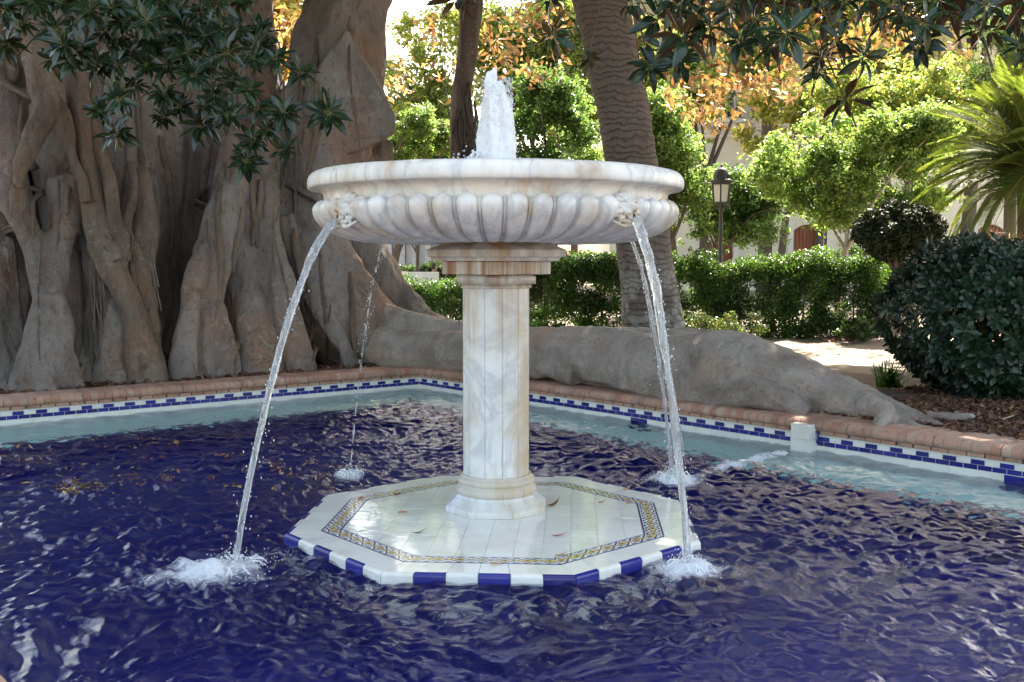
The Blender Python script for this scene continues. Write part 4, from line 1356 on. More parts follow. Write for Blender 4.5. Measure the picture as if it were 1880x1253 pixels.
def rosette_frames(rg, n, droop=.3, upv=(0, 0, 1)):
    """rotation matrices for n leaves round the shoot axis upv"""
    up = Vector(upv).normalized()
    out = []
    for i in range(n):
        az = i*2.399 + rg.uniform(-.25, .25)
        el = 1.10 - 1.75*(i/max(1, n-1)) - droop*rg.uniform(.2, 1.0)*.8 + rg.uniform(-.25, .25)
        x = Vector((math.cos(el)*math.cos(az), math.cos(el)*math.sin(az), math.sin(el)))
        y = Vector((-math.sin(az), math.cos(az), 0))
        z = x.cross(y)
        m = Matrix((x, y, z)).transposed()
        q = Vector((0, 0, 1)).rotation_difference(up).to_matrix()
        out.append(q @ m @ Matrix.Rotation(rg.uniform(-.35, .35), 3, 'X'))
    return out

def twig_mesh():
    mb = MB(); mb.tube([(0,0,.10), (.01,0,.02), (0,0,-.25), (-.03,.02,-.7)], [.010, .014, .013, .012], 6)
    return mb.mesh('twig', M_bark)

def shoot_cluster(parent, pos, size, n, rg, axis, single, fo, twig_to=None):
    """one leafy shoot: a twig with its leaves"""
    base = np.array(pos)-fo
    mb = MB()
    a = np.array(axis, float); a /= np.linalg.norm(a)
    end = base - a*size*1.1 if twig_to is None else np.array(twig_to)-fo
    mid = base - a*size*.45
    mb.tube(spline([base+a*size*.05, base-a*size*.12, mid, end], 12), np.linspace(.003, .006, 12), 5)
    mb.tube([base, base+a*size*.16], [.004, .001], 5)          # pointed bud
    tw = None
    frames = rosette_frames(rg, n, .3, axis)
    if single:
        tw = mb.build('leafy_shoot', M_twig, parent)
        for m in frames:
            L = size*rg.uniform(.42, .60)
            o = link('leaf', LEAF_ME[rg.randrange(3)], tw)
            o.matrix_local = Matrix.Translation(Vector(base)) @ m.to_4x4() @ Matrix.Scale(L, 4)
    else:
        nt = mb.n
        tw = mb
        lb = []
        for m in frames:
            L = size*rg.uniform(.34, .64)
            M3 = np.array(m)*L
            v = LV @ M3.T + base
            lb.append(v)
        mb2 = MB()
        for v in lb: mb2.add(v, LF)
        o = mb2.build('leafy_shoot', M_ficus_leaf, parent, smooth=True); o.data.materials.append(M_rib); midribs(o.data, len(LF))
        t = mb.build('twig', M_twig, o)
    return tw
M_twig = flat('brown_twig', (.07, .06, .035), .8)

rgl = random.Random(21)
def c3(x, y): return (x*.383, y*.383)
SH_L = [(480,340,1),(570,490,1),(720,200,1.25),(560,660,1.1),(970,620,1.2),(790,470,.9),(930,380,.9),(1020,470,.9),(1090,570,1),(1230,540,.95),(1180,790,1.15),(1220,690,.9),(1360,740,.85),(1360,560,1.1),(1440,370,.9),(1570,560,1.15),(1250,190,1.1),(840,70,1.1),(1010,190,.95),(430,70,1.05),(20,60,1.3),(30,230,1.2),(95,130,1.0),(600,40,1),(700,120,1),(150,20,1),(300,30,1),(1050,20,1),(1160,20,.9),(960,80,1),(890,180,1),(640,260,1),(500,170,.9),(400,120,.9),(780,580,.8),(480,550,.8),(1110,400,.9),(1200,450,.9),(900,270,1),(1090,270,1),(800,330,1),(700,330,.9),(650,430,.8),(860,530,.9),(1290,640,.8),(1010,330,.9),(720,60,1),(520,20,1),(1320,300,.8),(980,530,.8),(1130,160,.9),(560,230,.9),(840,220,1),(230,-20,1),(60,-30,1.1),(1000,-10,1)]
def left_shoots():
    extra = [(rgl.uniform(120, 1250), rgl.uniform(0, 330), rgl.uniform(.8, 1.05)) for _ in range(22)]
    SH_L.extend(extra)
    for i, (x, y, s) in enumerate(SH_L):
        px, py = c3(x, y)
        d = 8.3+rgl.uniform(-.6, .9)+max(0, (600-y))*.0006
        p = at_y(px, py-6, d)
        size = .32*s*rgl.uniform(.9, 1.1)
        ax = (rgl.uniform(-.5, .5), -.8+rgl.uniform(-.2, .3), .45+rgl.uniform(-.45, .3))
        shoot_cluster(fig, p, size, rgl.randint(20, 27), rgl, ax, i < 9, FO, twig_to=(p[0]+rgl.uniform(-.2, .2), p[1]+rgl.uniform(.35, .6), p[2]+rgl.uniform(.1, .4)))
left_shoots()
def c5(x, y): return (1150+x*.388, y*.388)
SH_R = [(230,60,1),(270,220,1),(245,330,1.1),(110,360,.9),(400,170,1.1),(540,230,1),(690,60,1),(690,250,1.1),(480,60,1),(760,200,1),(940,110,1),(1010,230,1),(930,310,.8),(910,380,.9),(1120,310,.9),(1040,510,1.15),(1250,50,1.1),(1310,100,1),(1410,150,1.1),(1430,220,1.0),(1380,260,.8),(1700,60,1.1),(1720,180,1),(1650,180,.9),(1600,40,1),(1870,260,1),(1830,120,1.1),(150,130,1),(800,20,1),(1780,20,1),(20,60,.9),(340,110,.9),(610,130,1),(560,10,1),(880,20,1),(1030,40,.9),(1150,30,1),(1480,40,1),(1530,100,.8),(1890,40,1),(330,10,1),(180,270,.8),(640,20,1),(1200,120,.8)]
SH_C = [(1015,78,1.0),(838,14,1.1),(1010,12,.9),(855,-6,.8),(1085,125,.6)]
def right_shoots():
    k = 0
    for i, (x, y, s) in enumerate(SH_R+[((a-1150)/.388, b/.388, c) for a, b, c in SH_C]):
        px, py = c5(x, y)
        d = 7.4+rgl.uniform(-.6, 1.4)
        p = at_y(px, py-14, d)
        size = .39*s*rgl.uniform(.9, 1.1)
        ax = (rgl.uniform(-.45, .45), -.2+rgl.uniform(-.4, .4), .6+rgl.uniform(-.5, .3))
        shoot_cluster(fig, p, size, rgl.randint(12, 16), rgl, ax, i < 8, FO, twig_to=(p[0]+rgl.uniform(-.25, .25), p[1]+rgl.uniform(.1, .5), p[2]+rgl.uniform(.5, .9)))
right_shoots()

# ---- leaf clouds: many leaf-sized folded faces
def leaf_cloud(name, centers, radii, n, L, W, pal, mat, parent=None, seed=0, up=.5, off=(0, 0, 0), hang=0.0, jitter=.5, kind=None):
    rg = np.random.default_rng(seed)
    C = np.asarray(centers, float); Rr = np.asarray(radii, float)
    if Rr.ndim == 1: Rr = np.repeat(Rr[:, None], 3, 1)
    w = np.prod(Rr, 1)**(2/3); idx = rg.choice(len(C), n, p=w/w.sum())
    d = rg.normal(0, 1, (n, 3)); d /= np.linalg.norm(d, axis=1)[:, None]
    r_ = rg.uniform(0, 1, n)**.42
    pos = C[idx]+d*Rr[idx]*r_[:, None]
    nrm = d*.6+rg.normal(0, .6, (n, 3)); nrm[:, 2] += up
    nrm /= np.linalg.norm(nrm, axis=1)[:, None]
    t = rg.normal(0, 1, (n, 3)); t[:, 2] -= hang
    t -= nrm*np.sum(t*nrm, 1)[:, None]; t /= np.linalg.norm(t, axis=1)[:, None]+1e-9
    b = np.cross(nrm, t)
    l = L*rg.uniform(.65, 1.25, n)[:, None]; ww = W*rg.uniform(.75, 1.2, n)[:, None]
    fold = rg.uniform(.05, .3, n)[:, None]*ww
    p0 = pos-t*l*.5; p2 = pos+t*l*.5
    p1 = pos+b*ww*.5+nrm*fold-t*l*.06; p3 = pos-b*ww*.5+nrm*fold-t*l*.06
    V = np.stack([p0, p1, p2, p3], 1).reshape(-1, 3)-np.array(off)
    base = np.arange(n)*4
    F = np.stack([np.stack([base, base+1, base+2], -1), np.stack([base, base+2, base+3], -1)], 1).reshape(-1, 3)
    pal = np.asarray(pal, float)
    ci = rg.integers(0, len(pal), n)
    cl = np.clip(C[:, 0]*0+rg.normal(1, .26, len(C)), .5, 1.6)[idx]
    col = pal[ci]*rg.uniform(.75, 1.25, n)[:, None]*cl[:, None]
    me = np_mesh(name, V, F, mat, np.repeat(col, 2, 0))
    o = link(name, me, parent)
    if kind: o['kind'] = kind
    return o

def clumps(rg, c, R_, n, r0, r1, flat_=.8, shell=.55):
    d = rg.normal(0, 1, (n, 3)); d /= np.linalg.norm(d, axis=1)[:, None]
    rr_ = (shell+(1-shell)*rg.uniform(0, 1, n))**1.0*rg.uniform(.55, 1.0, n)**.3
    r_ = rg.uniform(r0, r1, n)
    far = rg.uniform(0, 1, n) < .42
    rr_ = np.where(far, rr_*rg.uniform(1.05, 1.75, n), rr_); r_ = np.where(far, r_*.6, r_)
    P = np.asarray(c)+d*np.asarray(R_)*rr_[:, None]
    return P, np.column_stack([r_, r_, r_*flat_])

GREEN_D = [(.022, .045, .014), (.030, .060, .016), (.038, .070, .020)]
GREEN_M = [(.050, .085, .024), (.064, .105, .030), (.080, .12, .038), (.055, .098, .036)]
GREEN_L = [(.080, .125, .034), (.105, .15, .045), (.125, .16, .055), (.09, .135, .05)]
YELLOW = [(.19, .19, .055), (.22, .21, .065), (.16, .18, .045), (.24, .22, .09), (.13, .16, .04)]
ORANGE = [(.20, .085, .025), (.26, .12, .03), (.16, .065, .02), (.22, .13, .04), (.11, .05, .02)]
RUST = [(.34, .21, .10), (.40, .28, .14), (.30, .17, .09), (.34, .30, .12), (.14, .08, .04), (.42, .34, .19)]
AUTUMN = YELLOW+ORANGE[:3]
FIGC = [(.020, .042, .018), (.026, .050, .018), (.10, .045, .018), (.14, .065, .022)]

# crown of the fig: the roof of leaves over the fountain (seen only at its edges) and its boughs
def fig_crown():
    rg = np.random.default_rng(33)
    C = []; Rr = []
    for i in range(520):
        x = rg.uniform(-8.5, 10.5); y = rg.uniform(7.0, 16.7)
        z = rg.uniform(6.9, 9.4)
        if 2.0 < x < 6.0 and y > 13.8 and rg.uniform() < .22: continue
        if math.hypot(x-3.3, y-15.6) < .9 or math.hypot(x-4.9, y-14.4) < .5: continue      # gaps that let sun flecks reach the root
        C.append((x, y, z)); Rr.append(rg.uniform(.7, 1.25))
    for i in range(330):  # clumps added out of view so the pool reflects dark leaves, not bright sky
        x = rg.uniform(-9, 14); y = rg.uniform(16.5, 20.9)
        if x > 8.8 and y > 18: continue
        if -.20 < x/y < .02 or math.hypot(x-7.5, y-20.6) < 1.5: continue       # open to the sky towards the glare; sun on the path
        C.append((x, y, rg.uniform(8.0, 10.5)+max(0, y-20)*.3)); Rr.append(rg.uniform(.7, 1.25))
    for i in range(9):  # extra clumps added to block a sun patch on the pool
        C.append((rg.normal(-.6, .5), rg.normal(12.9, .5), 7.5)); Rr.append(1.0)
    for i in range(44):  # unseen clumps added to cut white sky glints off the near water
        C.append((rg.uniform(-9, -1.5), rg.uniform(5.0, 7.6), rg.uniform(7.2, 9.2))); Rr.append(rg.uniform(.7, 1.2))
    for i in range(7):  # more added clumps keeping sun off the left of the pool
        C.append((rg.normal(0, .6), rg.normal(12.2, .6), 7.6)); Rr.append(1.0)
    for i in range(90):  # right edge widened out of view to hide bright sky from the water
        C.append((rg.uniform(10.5, 14.5), rg.uniform(7, 16.7), rg.uniform(6.9, 9.4))); Rr.append(rg.uniform(.7, 1.25))
    leaf_cloud('crown', C, np.column_stack([Rr, Rr, np.array(Rr)*.55]), 126000, .34, .15, FIGC[:2]+[(.034, .050, .020)], M_canopy_leaf, fig, 3, .9, FO)
    # outer sprays, rusty where the sun comes through them
    SP = []
    for (px, py, s, n) in [(1260,30,70,16),(1340,80,70,18),(1420,60,80,18),(1240,160,50,10),(1310,170,55,14),(1380,150,60,12),(1480,110,60,12),(1560,60,70,14),(1660,50,60,12),(1180,70,50,9),
                           (960,40,60,11),(900,80,50,8),(1000,110,45,6),(940,110,50,7),(1030,40,45,5),(790,60,36,4),(760,120,30,3),(735,150,26,4),(810,150,40,4),(520,40,30,8),(505,90,26,6),(1330,215,30,4),(1290,205,30,5),(1750,90,50,5)]:
        for k in range(n):
            d = rg.uniform(17.5, 21.0)
            SP.append((at_y(px+rg.normal(0, s*.62), py+rg.normal(0, s*.42), d), rg.uniform(.16, .34)))
    C2 = np.array([a for a, b in SP]); R2 = np.array([b for a, b in SP])
    leaf_cloud('outer_sprays', C2, R2, 2100, .19, .075, RUST, M_ficus_leaf_t, fig, 4, .2, FO, hang=.6)
    mb = Off()
    def bough(pts, r0, r1): mb.tube(spline(pts, 26), np.linspace(r0, r1, len(spline(pts, 26))), 10, True, .1)
    e = at_y(840, -300, cop_l(760)+3.4)
    bough([tuple(e), (e[0]+1.3, e[1]+1.0, e[2]+.9), (2.5, 17.5, 8.0), (5.5, 18.5, 8.6)], .36, .12)
    bough([(-5.0, 13.5, 4.6), (-4.0, 12.4, 6.2), (-2.0, 11.0, 7.4), (1.2, 10.0, 8.0), (5.0, 9.6, 8.2)], .38, .12)
    bough([(-6.0, 12.6, 4.4), (-6.8, 11.5, 6.0), (-6.5, 9.5, 7.2), (-5.0, 8.0, 7.8)], .34, .1)
    bough([(1.2, 10.0, 8.0), (2.6, 8.8, 7.4), (4.0, 8.2, 5.6), (4.4, 8.0, 4.6)], .10, .03)
    bough([(-4.0, 12.4, 6.2), (-3.6, 10.5, 5.8), (-3.2, 9.2, 4.6), (-3.0, 8.8, 3.8)], .12, .03)
    mb.build('bough', M_ficus, fig, smooth=True)
fig_crown()

# ================================================================== OTHER TREES AND PLANTS
def limb_tube(mb, pts, r0, r1, k=8, n=20):
    S = spline(pts, n); mb.tube(S, np.linspace(r0, r1, len(S)), k, True, .08, int(abs(pts[0][0])*10) % 97)

def lobes(x0, y0, x1, y1, n, r0, r1, seed):
    rg = np.random.default_rng(seed); out = []
    while len(out) < n:
        u, v = rg.uniform(-1, 1, 2)
        if u*u+v*v > 1.05: continue
        r_ = rg.uniform(r0, r1); out.append(((x0+x1)/2+u*(x1-x0)/2, (y0+y1)/2+v*(y1-y0)/2, r_*rg.uniform(.9, 1.4), r_))
    return out

def tree(label, px, d, trunk_r, crown, leaf, n, pal, seed, lean=0.0, bark=None, cl=(60, .35, .7), group=None, name='tree', branches=6, up=.45, bpx=None, flat_=.75, hang=0.0):
    """crown: list of (px, py, rpx_x, rpx_y) lobes in picture measure at depth d"""
    rg = np.random.default_rng(seed)
    b = at_y(px if bpx is None else bpx, 600, d); base = np.array([b[0], d, GZ-.05])
    root = empty(name, tuple(base))
    tag(root, label, 'tree', group)
    P = []; Rr = []
    cs = []
    n = int(n*1.9); pal = [tuple(v*1.65 for v in c_) for c_ in pal]
    for (x, y, rx, ry) in crown:
        dd = d+rg.uniform(-.4, .4)
        c = at_y(x, y, dd); cs.append(c)
        p, r_ = clumps(rg, c, (rx*pm(d), max(rx, ry)*.75*pm(d), ry*pm(d)), max(9, int(cl[0]*3.6*rx*ry/9000)), cl[1]*.42, cl[2]*.60, flat_, .35)
        P.append(p); Rr.append(r_)
    P = np.concatenate(P); Rr = np.concatenate(Rr)
    mb = MB()
    top = np.mean(cs, axis=0)
    fork = base+(top-base)*.45; fork[2] = base[2]+(top[2]-base[2])*.5
    limb_tube(mb, [base-base, (fork-base)*.5+np.array([rg.normal(0, .06), 0, 0]), fork-base], trunk_r, trunk_r*.72)
    mb.build('trunk', bark or M_bark, root, smooth=True)
    bb = MB()
    for i in range(branches):
        q = P[rg.integers(0, len(P))]
        m = (fork+q)/2+rg.normal(0, .15, 3)
        limb_tube(bb, [fork-base-np.array([0, 0, .1]), m-base, q-base], trunk_r*.5, .012, 6, 14)
    bb.build('branches', bark or M_bark, root, smooth=True)['kind'] = 'stuff'
    leaf_cloud('crown', P, Rr, n, leaf[0], leaf[1], pal, M_leaf, root, seed+1, up, base, hang)
    return root

# tall trees closing the view
tree('tall yellow-green tree in full sun behind the jet of water', 960, 34, .20, [(960,150,110,90),(900,70,90,60),(1040,60,80,70),(1060,180,60,80),(1190,120,70,80)], (.20, .10), 17000, GREEN_L+YELLOW[:3], 101, cl=(60, .5, 1.0))
tree('sunlit yellow tree to the left of the slim dark trunk', 770, 33, .18, [(760,225,80,55),(800,170,55,50),(820,240,50,50),(730,150,40,50),(790,100,45,40),(810,40,34,34),(745,60,22,26)], (.19, .10), 4200, YELLOW+GREEN_L, 102, bpx=905, cl=(50, .45, .8))
tree('dark green citrus tree right of the fountain jet', 985, 23, .10, lobes(930, 140, 1075, 320, 22, 18, 40, 7), (.10, .05), 9000, GREEN_D+GREEN_M[:2], 103, cl=(90, .22, .4))
tree('feathery bright green tree behind the big limb of the fig', 740, 24, .12, lobes(690, 210, 880, 310, 18, 12, 30, 11), (.12, .035), 8000, GREEN_M+GREEN_L, 104, bpx=620, cl=(80, .25, .45))
tree('light green tree between the jet and the leaning palm trunk', 1050, 27, .12, [(1060,250,40,60),(1040,190,50,50),(1085,300,30,30)], (.12, .05), 5000, GREEN_L, 105, cl=(80, .3, .5))
tree('leafy green tree just right of the leaning palm trunk', 1240, 25, .11, lobes(1175, 170, 1285, 430, 24, 20, 40, 8), (.12, .06), 9500, GREEN_M+GREEN_L, 106, cl=(90, .28, .5))
tree('small dark forked tree behind the street lamp', 1294, 26, .09, lobes(1240, 315, 1450, 440, 26, 16, 34, 9), (.12, .05), 10500, GREEN_D[1:]+GREEN_M, 107, bpx=1294, cl=(90, .26, .45))
tree('loose yellow plane tree in front of the cream facade', 1420, 32, .14, lobes(1365, 130, 1570, 310, 24, 12, 34, 10), (.19, .11), 2600, YELLOW, 108, cl=(34, .4, .8), flat_=.6)
tree('bright green privet tree with thin pale stems in full sun', 1545, 22, .08, lobes(1410, 190, 1770, 402, 44, 22, 46, 5)+lobes(1390, 300, 1560, 378, 10, 16, 28, 6), (.10, .05), 25000, GREEN_M[2:]+GREEN_L, 109, bpx=1535, bark=M_pale_bark, cl=(100, .26, .48))
tree('olive yellow tree at the far right above the palm', 1680, 36, .18, [(1690,120,100,50),(1620,170,60,40),(1740,170,70,50),(1590,100,60,50)], (.20, .08), 5600, YELLOW+[(.09, .11, .03)], 110, cl=(46, .45, .9))
tree('tall thin crowned tree behind the facade on the right', 1500, 42, .2, [(1500,50,150,60),(1380,30,80,50),(1650,40,90,50)], (.24, .11), 6500, YELLOW+GREEN_L, 111, cl=(40, .6, 1.1))
tree('yellowing tree seen through the fork of the fig', 525, 30, .18, [(525,40,50,60),(500,110,40,40),(540,-30,50,40)], (.19, .10), 3600, YELLOW+ORANGE[:2], 112, cl=(60, .4, .7))
tree('shrubby dark tree behind the rim of the bowl on the left', 800, 28, .1, [(810,285,40,30),(850,250,30,50)], (.11, .05), 3600, GREEN_D+GREEN_M, 113, bpx=915, cl=(80, .3, .5))
tree('dark conifer at the right edge above the palm fronds', 1860, 30, .2, [(1860,60,60,70),(1800,150,50,30),(1880,130,40,60)], (.16, .03), 6000, GREEN_D+[(.06, .07, .02)], 114, cl=(70, .4, .7))
tree('green tree far behind the fig roots on the left', 640, 40, .2, [(690,250,60,60),(640,330,60,60)], (.2, .1), 4000, GREEN_M+GREEN_L, 115, bpx=560, cl=(60, .5, .8))

tree('pale yellow-green tree filling the view above the lamp', 1290, 38, .2, [(1280,150,90,70),(1380,100,80,50),(1230,90,60,60)], (.22, .11), 4000, GREEN_L+YELLOW[:3], 116, cl=(50, .5, .9))
tree('soft lime tree behind the bright privet on the right', 1640, 30, .16, [(1620,210,90,60),(1720,240,70,70),(1560,160,70,50),(1700,160,70,50),(1780,260,60,70)], (.17, .08), 9000, GREEN_L+YELLOW[:2], 117, cl=(60, .4, .8))

tree('very tall dark green tree added mostly out of the picture above the citrus tree', 1000, 40, .3, [(1000,-120,130,120),(1120,-220,150,130),(930,-260,90,110),(1050,-20,110,60)], (.36, .17), 5200, GREEN_D+GREEN_M, 118, cl=(40, .7, 1.2), bpx=1010)  # tall crown added to keep bright sky out of the water's reflections
tree('very tall spreading tree added mostly out of the picture above the cream facade', 1400, 41, .3, [(1300,-150,150,140),(1440,-230,160,140),(1560,-130,130,120),(1380,-20,150,50)], (.36, .17), 6200, GREEN_D+GREEN_M, 119, cl=(40, .7, 1.2))  # added likewise, darkens what the right of the pool mirrors
tree('very tall dark tree added mostly out of the picture above the palm', 1760, 41, .3, [(1700,-150,150,140),(1860,-220,160,150),(1980,-80,150,130),(1760,-10,120,60)], (.36, .17), 6200, GREEN_D+GREEN_M, 120, cl=(40, .7, 1.2))  # third added crown, closes off the sky reflected in the pool

# slim dark fig trunk behind the bowl, with clasping roots
def slim_trunk():
    d = 15.2
    root = empty('slim_fig', tuple(at_y(915, 640, d)*np.array([1, 1, 0])+np.array([0, 0, GZ])))
    tag(root, 'slim dark trunk with clasping roots standing behind the bowl', 'tree')
    o0 = np.array(root.location)
    rows = [(874,-220,.23),(868,-60,.205),(863,40,.195),(857,110,.185),(850,160,.19),(848,200,.205),(850,240,.24),(858,300,.25),(886,400,.25),(912,500,.26),(915,640,.28)]
    S = spline([list(at_y(x, y, d)-o0)+[r_*.98] for x, y, r_ in rows], 60)
    mb = MB(); mb.tube(S[:, :3], S[:, 3]*.82, 14, True, .08, 3)
    o = remesh(mb, 'trunk', M_bark, .022, 1, lambda p: .02*fbm(p*np.array([8, 8, 2]), 3, 2), root)
    rb = MB(); rg = random.Random(3)
    for i in range(26):
        x0 = rg.uniform(838, 872); y0 = rg.uniform(150, 235)
        rb.tube(spline([at_y(x0, y0, d-.17)-o0, at_y(x0+rg.uniform(-8, 8), y0+40, d-.22)-o0, at_y(x0+rg.uniform(-22, 22), y0+95, d-.26)-o0], 10), [rg.uniform(.010, .02)]*10, 6)
    rb.build('clasping_roots', M_bark, root, smooth=True)['kind'] = 'stuff'
    C = [at_y(880+rgl.uniform(-60, 60), -230+rgl.uniform(-60, 30), d+rgl.uniform(-1, 1)) for _ in range(16)]
    leaf_cloud('crown', C, [.6]*16, 1200, .2, .08, FIGC, M_ficus_leaf_t, root, 9, .4, o0)
slim_trunk()

# leaning palm trunk with leaf-scar rings
def palm_bark():
    M = Mat('palm_trunk_bark')
    P = M.coord('Object')
    sx = M.n('SeparateXYZ'); M.put(sx.inputs[0], P)
    n = M.noise(P, 5, 4, .6); f = M.noise(M.coord('Object', (10, 10, 1.5)), 4, 5, .7)
    rg = M.math('FRACT', M.math('ADD', M.math('MULTIPLY', sx.outputs[2], 12.0), M.math('MULTIPLY', n, 3.0)))
    c = M.mix(f, (.10, .075, .06), (.22, .175, .145))
    c = M.mix(M.ramp(rg, [(.0, .45), (.18, 0.0), (.86, 0.0), (1.0, .45)]), c, (.05, .036, .028))
    li = M.math('MULTIPLY', M.ramp(M.noise(P, 8, 6, .75), [(.47, 0.0), (.56, 1.0)]), M.ramp(sx.outputs[2], [(.0, 1.0), (1.0, .0)]))
    lo = M.math('SUBTRACT', 1.35, M.math('MULTIPLY', sx.outputs[2], .85), clamp=True)
    c = M.mix(M.math('MULTIPLY', M.ramp(M.noise(M.coord('Object', (1, 1, .6)), 9, 6, .75), [(.43, 0.0), (.53, .85)]), M.math('MULTIPLY', lo, M.ramp(M.noise(P, 1.6, 2), [(.38, 0.0), (.50, 1.0)]))), c, (.50, .50, .48))
    h = M.math('ADD', M.ramp(rg, [(0, 0.0), (.2, 1.0), (.85, .7), (1, 0.0)]), f)
    return M.done(M.pr(c, .9, M.bump(h, .8, .03)))
def leaning_palm():
    d = 13.6
    b = at_y(1201, 655, d)
    root = empty('leaning_palm', (b[0], d, GZ))
    tag(root, 'stout leaning palm trunk with ringed grey bark behind the bowl', 'tree')
    o0 = np.array([b[0], d, GZ])
    rows = [(1203,690,66),(1201,640,63),(1198,590,57),(1190,520,52),(1183,460,50),(1171,380,49),(1162,320,48),(1147,220,47.5),(1133,150,47),(1117,70,47.5),(1100,0,48),(1080,-90,47),(1050,-230,46),(1020,-400,44)]
    S = spline([list(at_y(x, y, d)-o0)+[r_*pm(d)] for x, y, r_ in rows], 110)
    n = len(S); k = 28
    rad = S[:, 3]*(1+.012*np.sin(np.arange(n)*2.1))
    mb = MB(); mb.tube(S[:, :3], rad, k, True, .025, 5)
    mb.build('trunk', palm_bark(), root, smooth=True)
    top = S[-1, :3]
    fr = frond_mesh(2.6, 50, 1)
    for i in range(24):
        az = i*2.399; el = .9-1.5*(i/24)
        link('frond', fr, root, tuple(top), (0, -el, az))
def frond_mesh(L, pairs, seed, droop=1.0, w=.34):
    rg = np.random.default_rng(seed)
    t = np.linspace(0, 1, 24)
    x = L*(t-.10*droop*t**3); z = -L*.42*droop*t**2.3
    mb = MB()
    P = np.column_stack([x, 0*x, z])
    mb.tube(P, np.interp(t, [0, .1, 1], [.032, .022, .004]), 5, tint=None) if False else None
    # rachis
    V = []; F = []
    rt = np.interp(t, [0, .1, 1], [.034, .022, .004])
    for i in range(24):
        V += [(x[i], -rt[i], z[i]), (x[i], 0, z[i]+rt[i]), (x[i], rt[i], z[i]), (x[i], 0, z[i]-rt[i]*.6)]
    for i in range(23):
        for j in range(4): F.append((i*4+j, (i+1)*4+j, (i+1)*4+(j+1) % 4, i*4+(j+1) % 4))
    mb.add(V, F, (.40, .36, .20))
    for i in range(pairs):
        u = .12+.87*(i+rg.uniform(-.3, .3))/pairs
        px = np.interp(u, t, x); pz = np.interp(u, t, z)
        s = np.gradient(z, x); sl = np.interp(u, t, s)
        ll = w*(math.sin(math.pi*min(1, .12+u*.9))**.6)*rg.uniform(.85, 1.1)
        for sd in (-1, 1):
            fw = .62+.25*u; upd = .42-.25*u+rg.uniform(-.08, .08)
            d = np.array([fw, sd*.85, upd+sl*fw]); d /= np.linalg.norm(d)
            sag = rg.uniform(.05, .22)*ll
            p0 = np.array([px, 0, pz]); p1 = p0+d*ll*.55; p2 = p0+d*ll+np.array([0, 0, -sag])
            wv = np.array([.0135, 0, .006*sd])
            c = np.array([.13, .19, .06])*rg.uniform(.75, 1.3)
            if rg.uniform() < .06: c = np.array([.22, .19, .06])
            mb.add([p0-wv*.5, p0+wv*.5, p1+wv, p1-wv, p2], [(0, 1, 2, 3), (3, 2, 4)], tuple(c))
    return mb.mesh('frond', M_frond)
leaning_palm()

def date_palm():
    d = 16.5
    c = at_y(1900, 318, d)
    root = empty('date_palm', (c[0], d, GZ))
    tag(root, 'young date palm with arching feathery fronds at the right edge', 'palm')
    h = c[2]-GZ
    mb = MB(); mb.tube(spline([(0, 0, -.1), (.03, 0, h*.5), (0, 0, h)], 14), np.linspace(.30, .26, 14), 14, True, .1)
    mb.build('trunk', M_bark, root, smooth=True)
    rg = random.Random(8)
    kinds = [frond_mesh(2.15, 112, 3, .8, .46), frond_mesh(2.0, 106, 4, 1.1, .46), frond_mesh(1.8, 100, 5, 1.35, .42)]
    spec = []
    for az, el, k in [(172, 62, 0), (186, 48, 0), (160, 44, 0), (192, 34, 1), (168, 28, 0), (200, 18, 1), (178, 12, 1), (160, 4, 1), (186, -4, 1), (204, -10, 2), (172, -20, 2), (190, -30, 2),
                      (120, 66, 0), (100, 50, 0), (80, 70, 0), (60, 40, 1), (20, 55, 0), (0, 30, 1), (-30, 62, 0), (-60, 45, 0), (-100, 60, 0), (-120, 30, 1), (-140, 50, 0), (140, 30, 1), (235, 66, 0), (225, 30, 1), (215, 44, 0), (245, 8, 1), (150, -14, 2), (230, -24, 2), (260, 30, 1), (280, -5, 2), (210, 70, 0), (195, 76, 0), (205, 56, 0), (178, 70, 0), (215, 10, 1), (225, -8, 2), (240, -30, 2), (255, 16, 1), (196, 6, 1), (182, 20, 1), (200, -26, 2), (222, 48, 0), (270, -20, 2), (290, 20, 1)]:
        link('frond', kinds[k], root, (0, 0, h), (rg.uniform(-.25, .25), -R(el+8), R(az+rg.uniform(-6, 6))), (rg.uniform(.80, .98),)*3)
    # dry skirt
    dr = leaf_cloud('dry_skirt', [(0+rg.uniform(-1.0, .6), rg.uniform(-.5, .5), h-1.3+rg.uniform(-.3, .2)) for _ in range(24)], [.3]*24, 900, .42, .018, [(.24, .15, .07), (.30, .20, .10), (.16, .10, .05)], M_litter, root, 6, .2, (0, 0, 0), .6)
    dr['kind'] = 'stuff'
date_palm()

# big clipped pittosporum on the right: rosettes, the nearest ones each its own
def rosette(rg, n, L, W):
    V = []; F = []
    for i in range(n):
        az = i*2.399+rg.uniform(-.2, .2); el = rg.uniform(-.05, .75) if i > 2 else rg.uniform(.7, 1.2)
        x = np.array([math.cos(el)*math.cos(az), math.cos(el)*math.sin(az), math.sin(el)]); y = np.array([-math.sin(az), math.cos(az), 0]); z = np.cross(x, y)
        l = L*rg.uniform(.75, 1.15); w = W*rg.uniform(.85, 1.15)
        pts = [(0, 0, 0), (.42*l, -.30*w, .02*l), (.74*l, -.5*w, -.01*l), (l, 0, -.10*l), (.74*l, .5*w, -.01*l), (.42*l, .30*w, .02*l), (.5*l, 0, -.03*l)]
        b = len(V)
        V += [tuple(x*a+y*bb+z*cc) for a, bb, cc in pts]
        F += [(b, b+1, b+6), (b+1, b+2, b+6), (b+2, b+3, b+6), (b+3, b+4, b+6), (b+4, b+5, b+6), (b+5, b, b+6)]
    return np.array(V), F
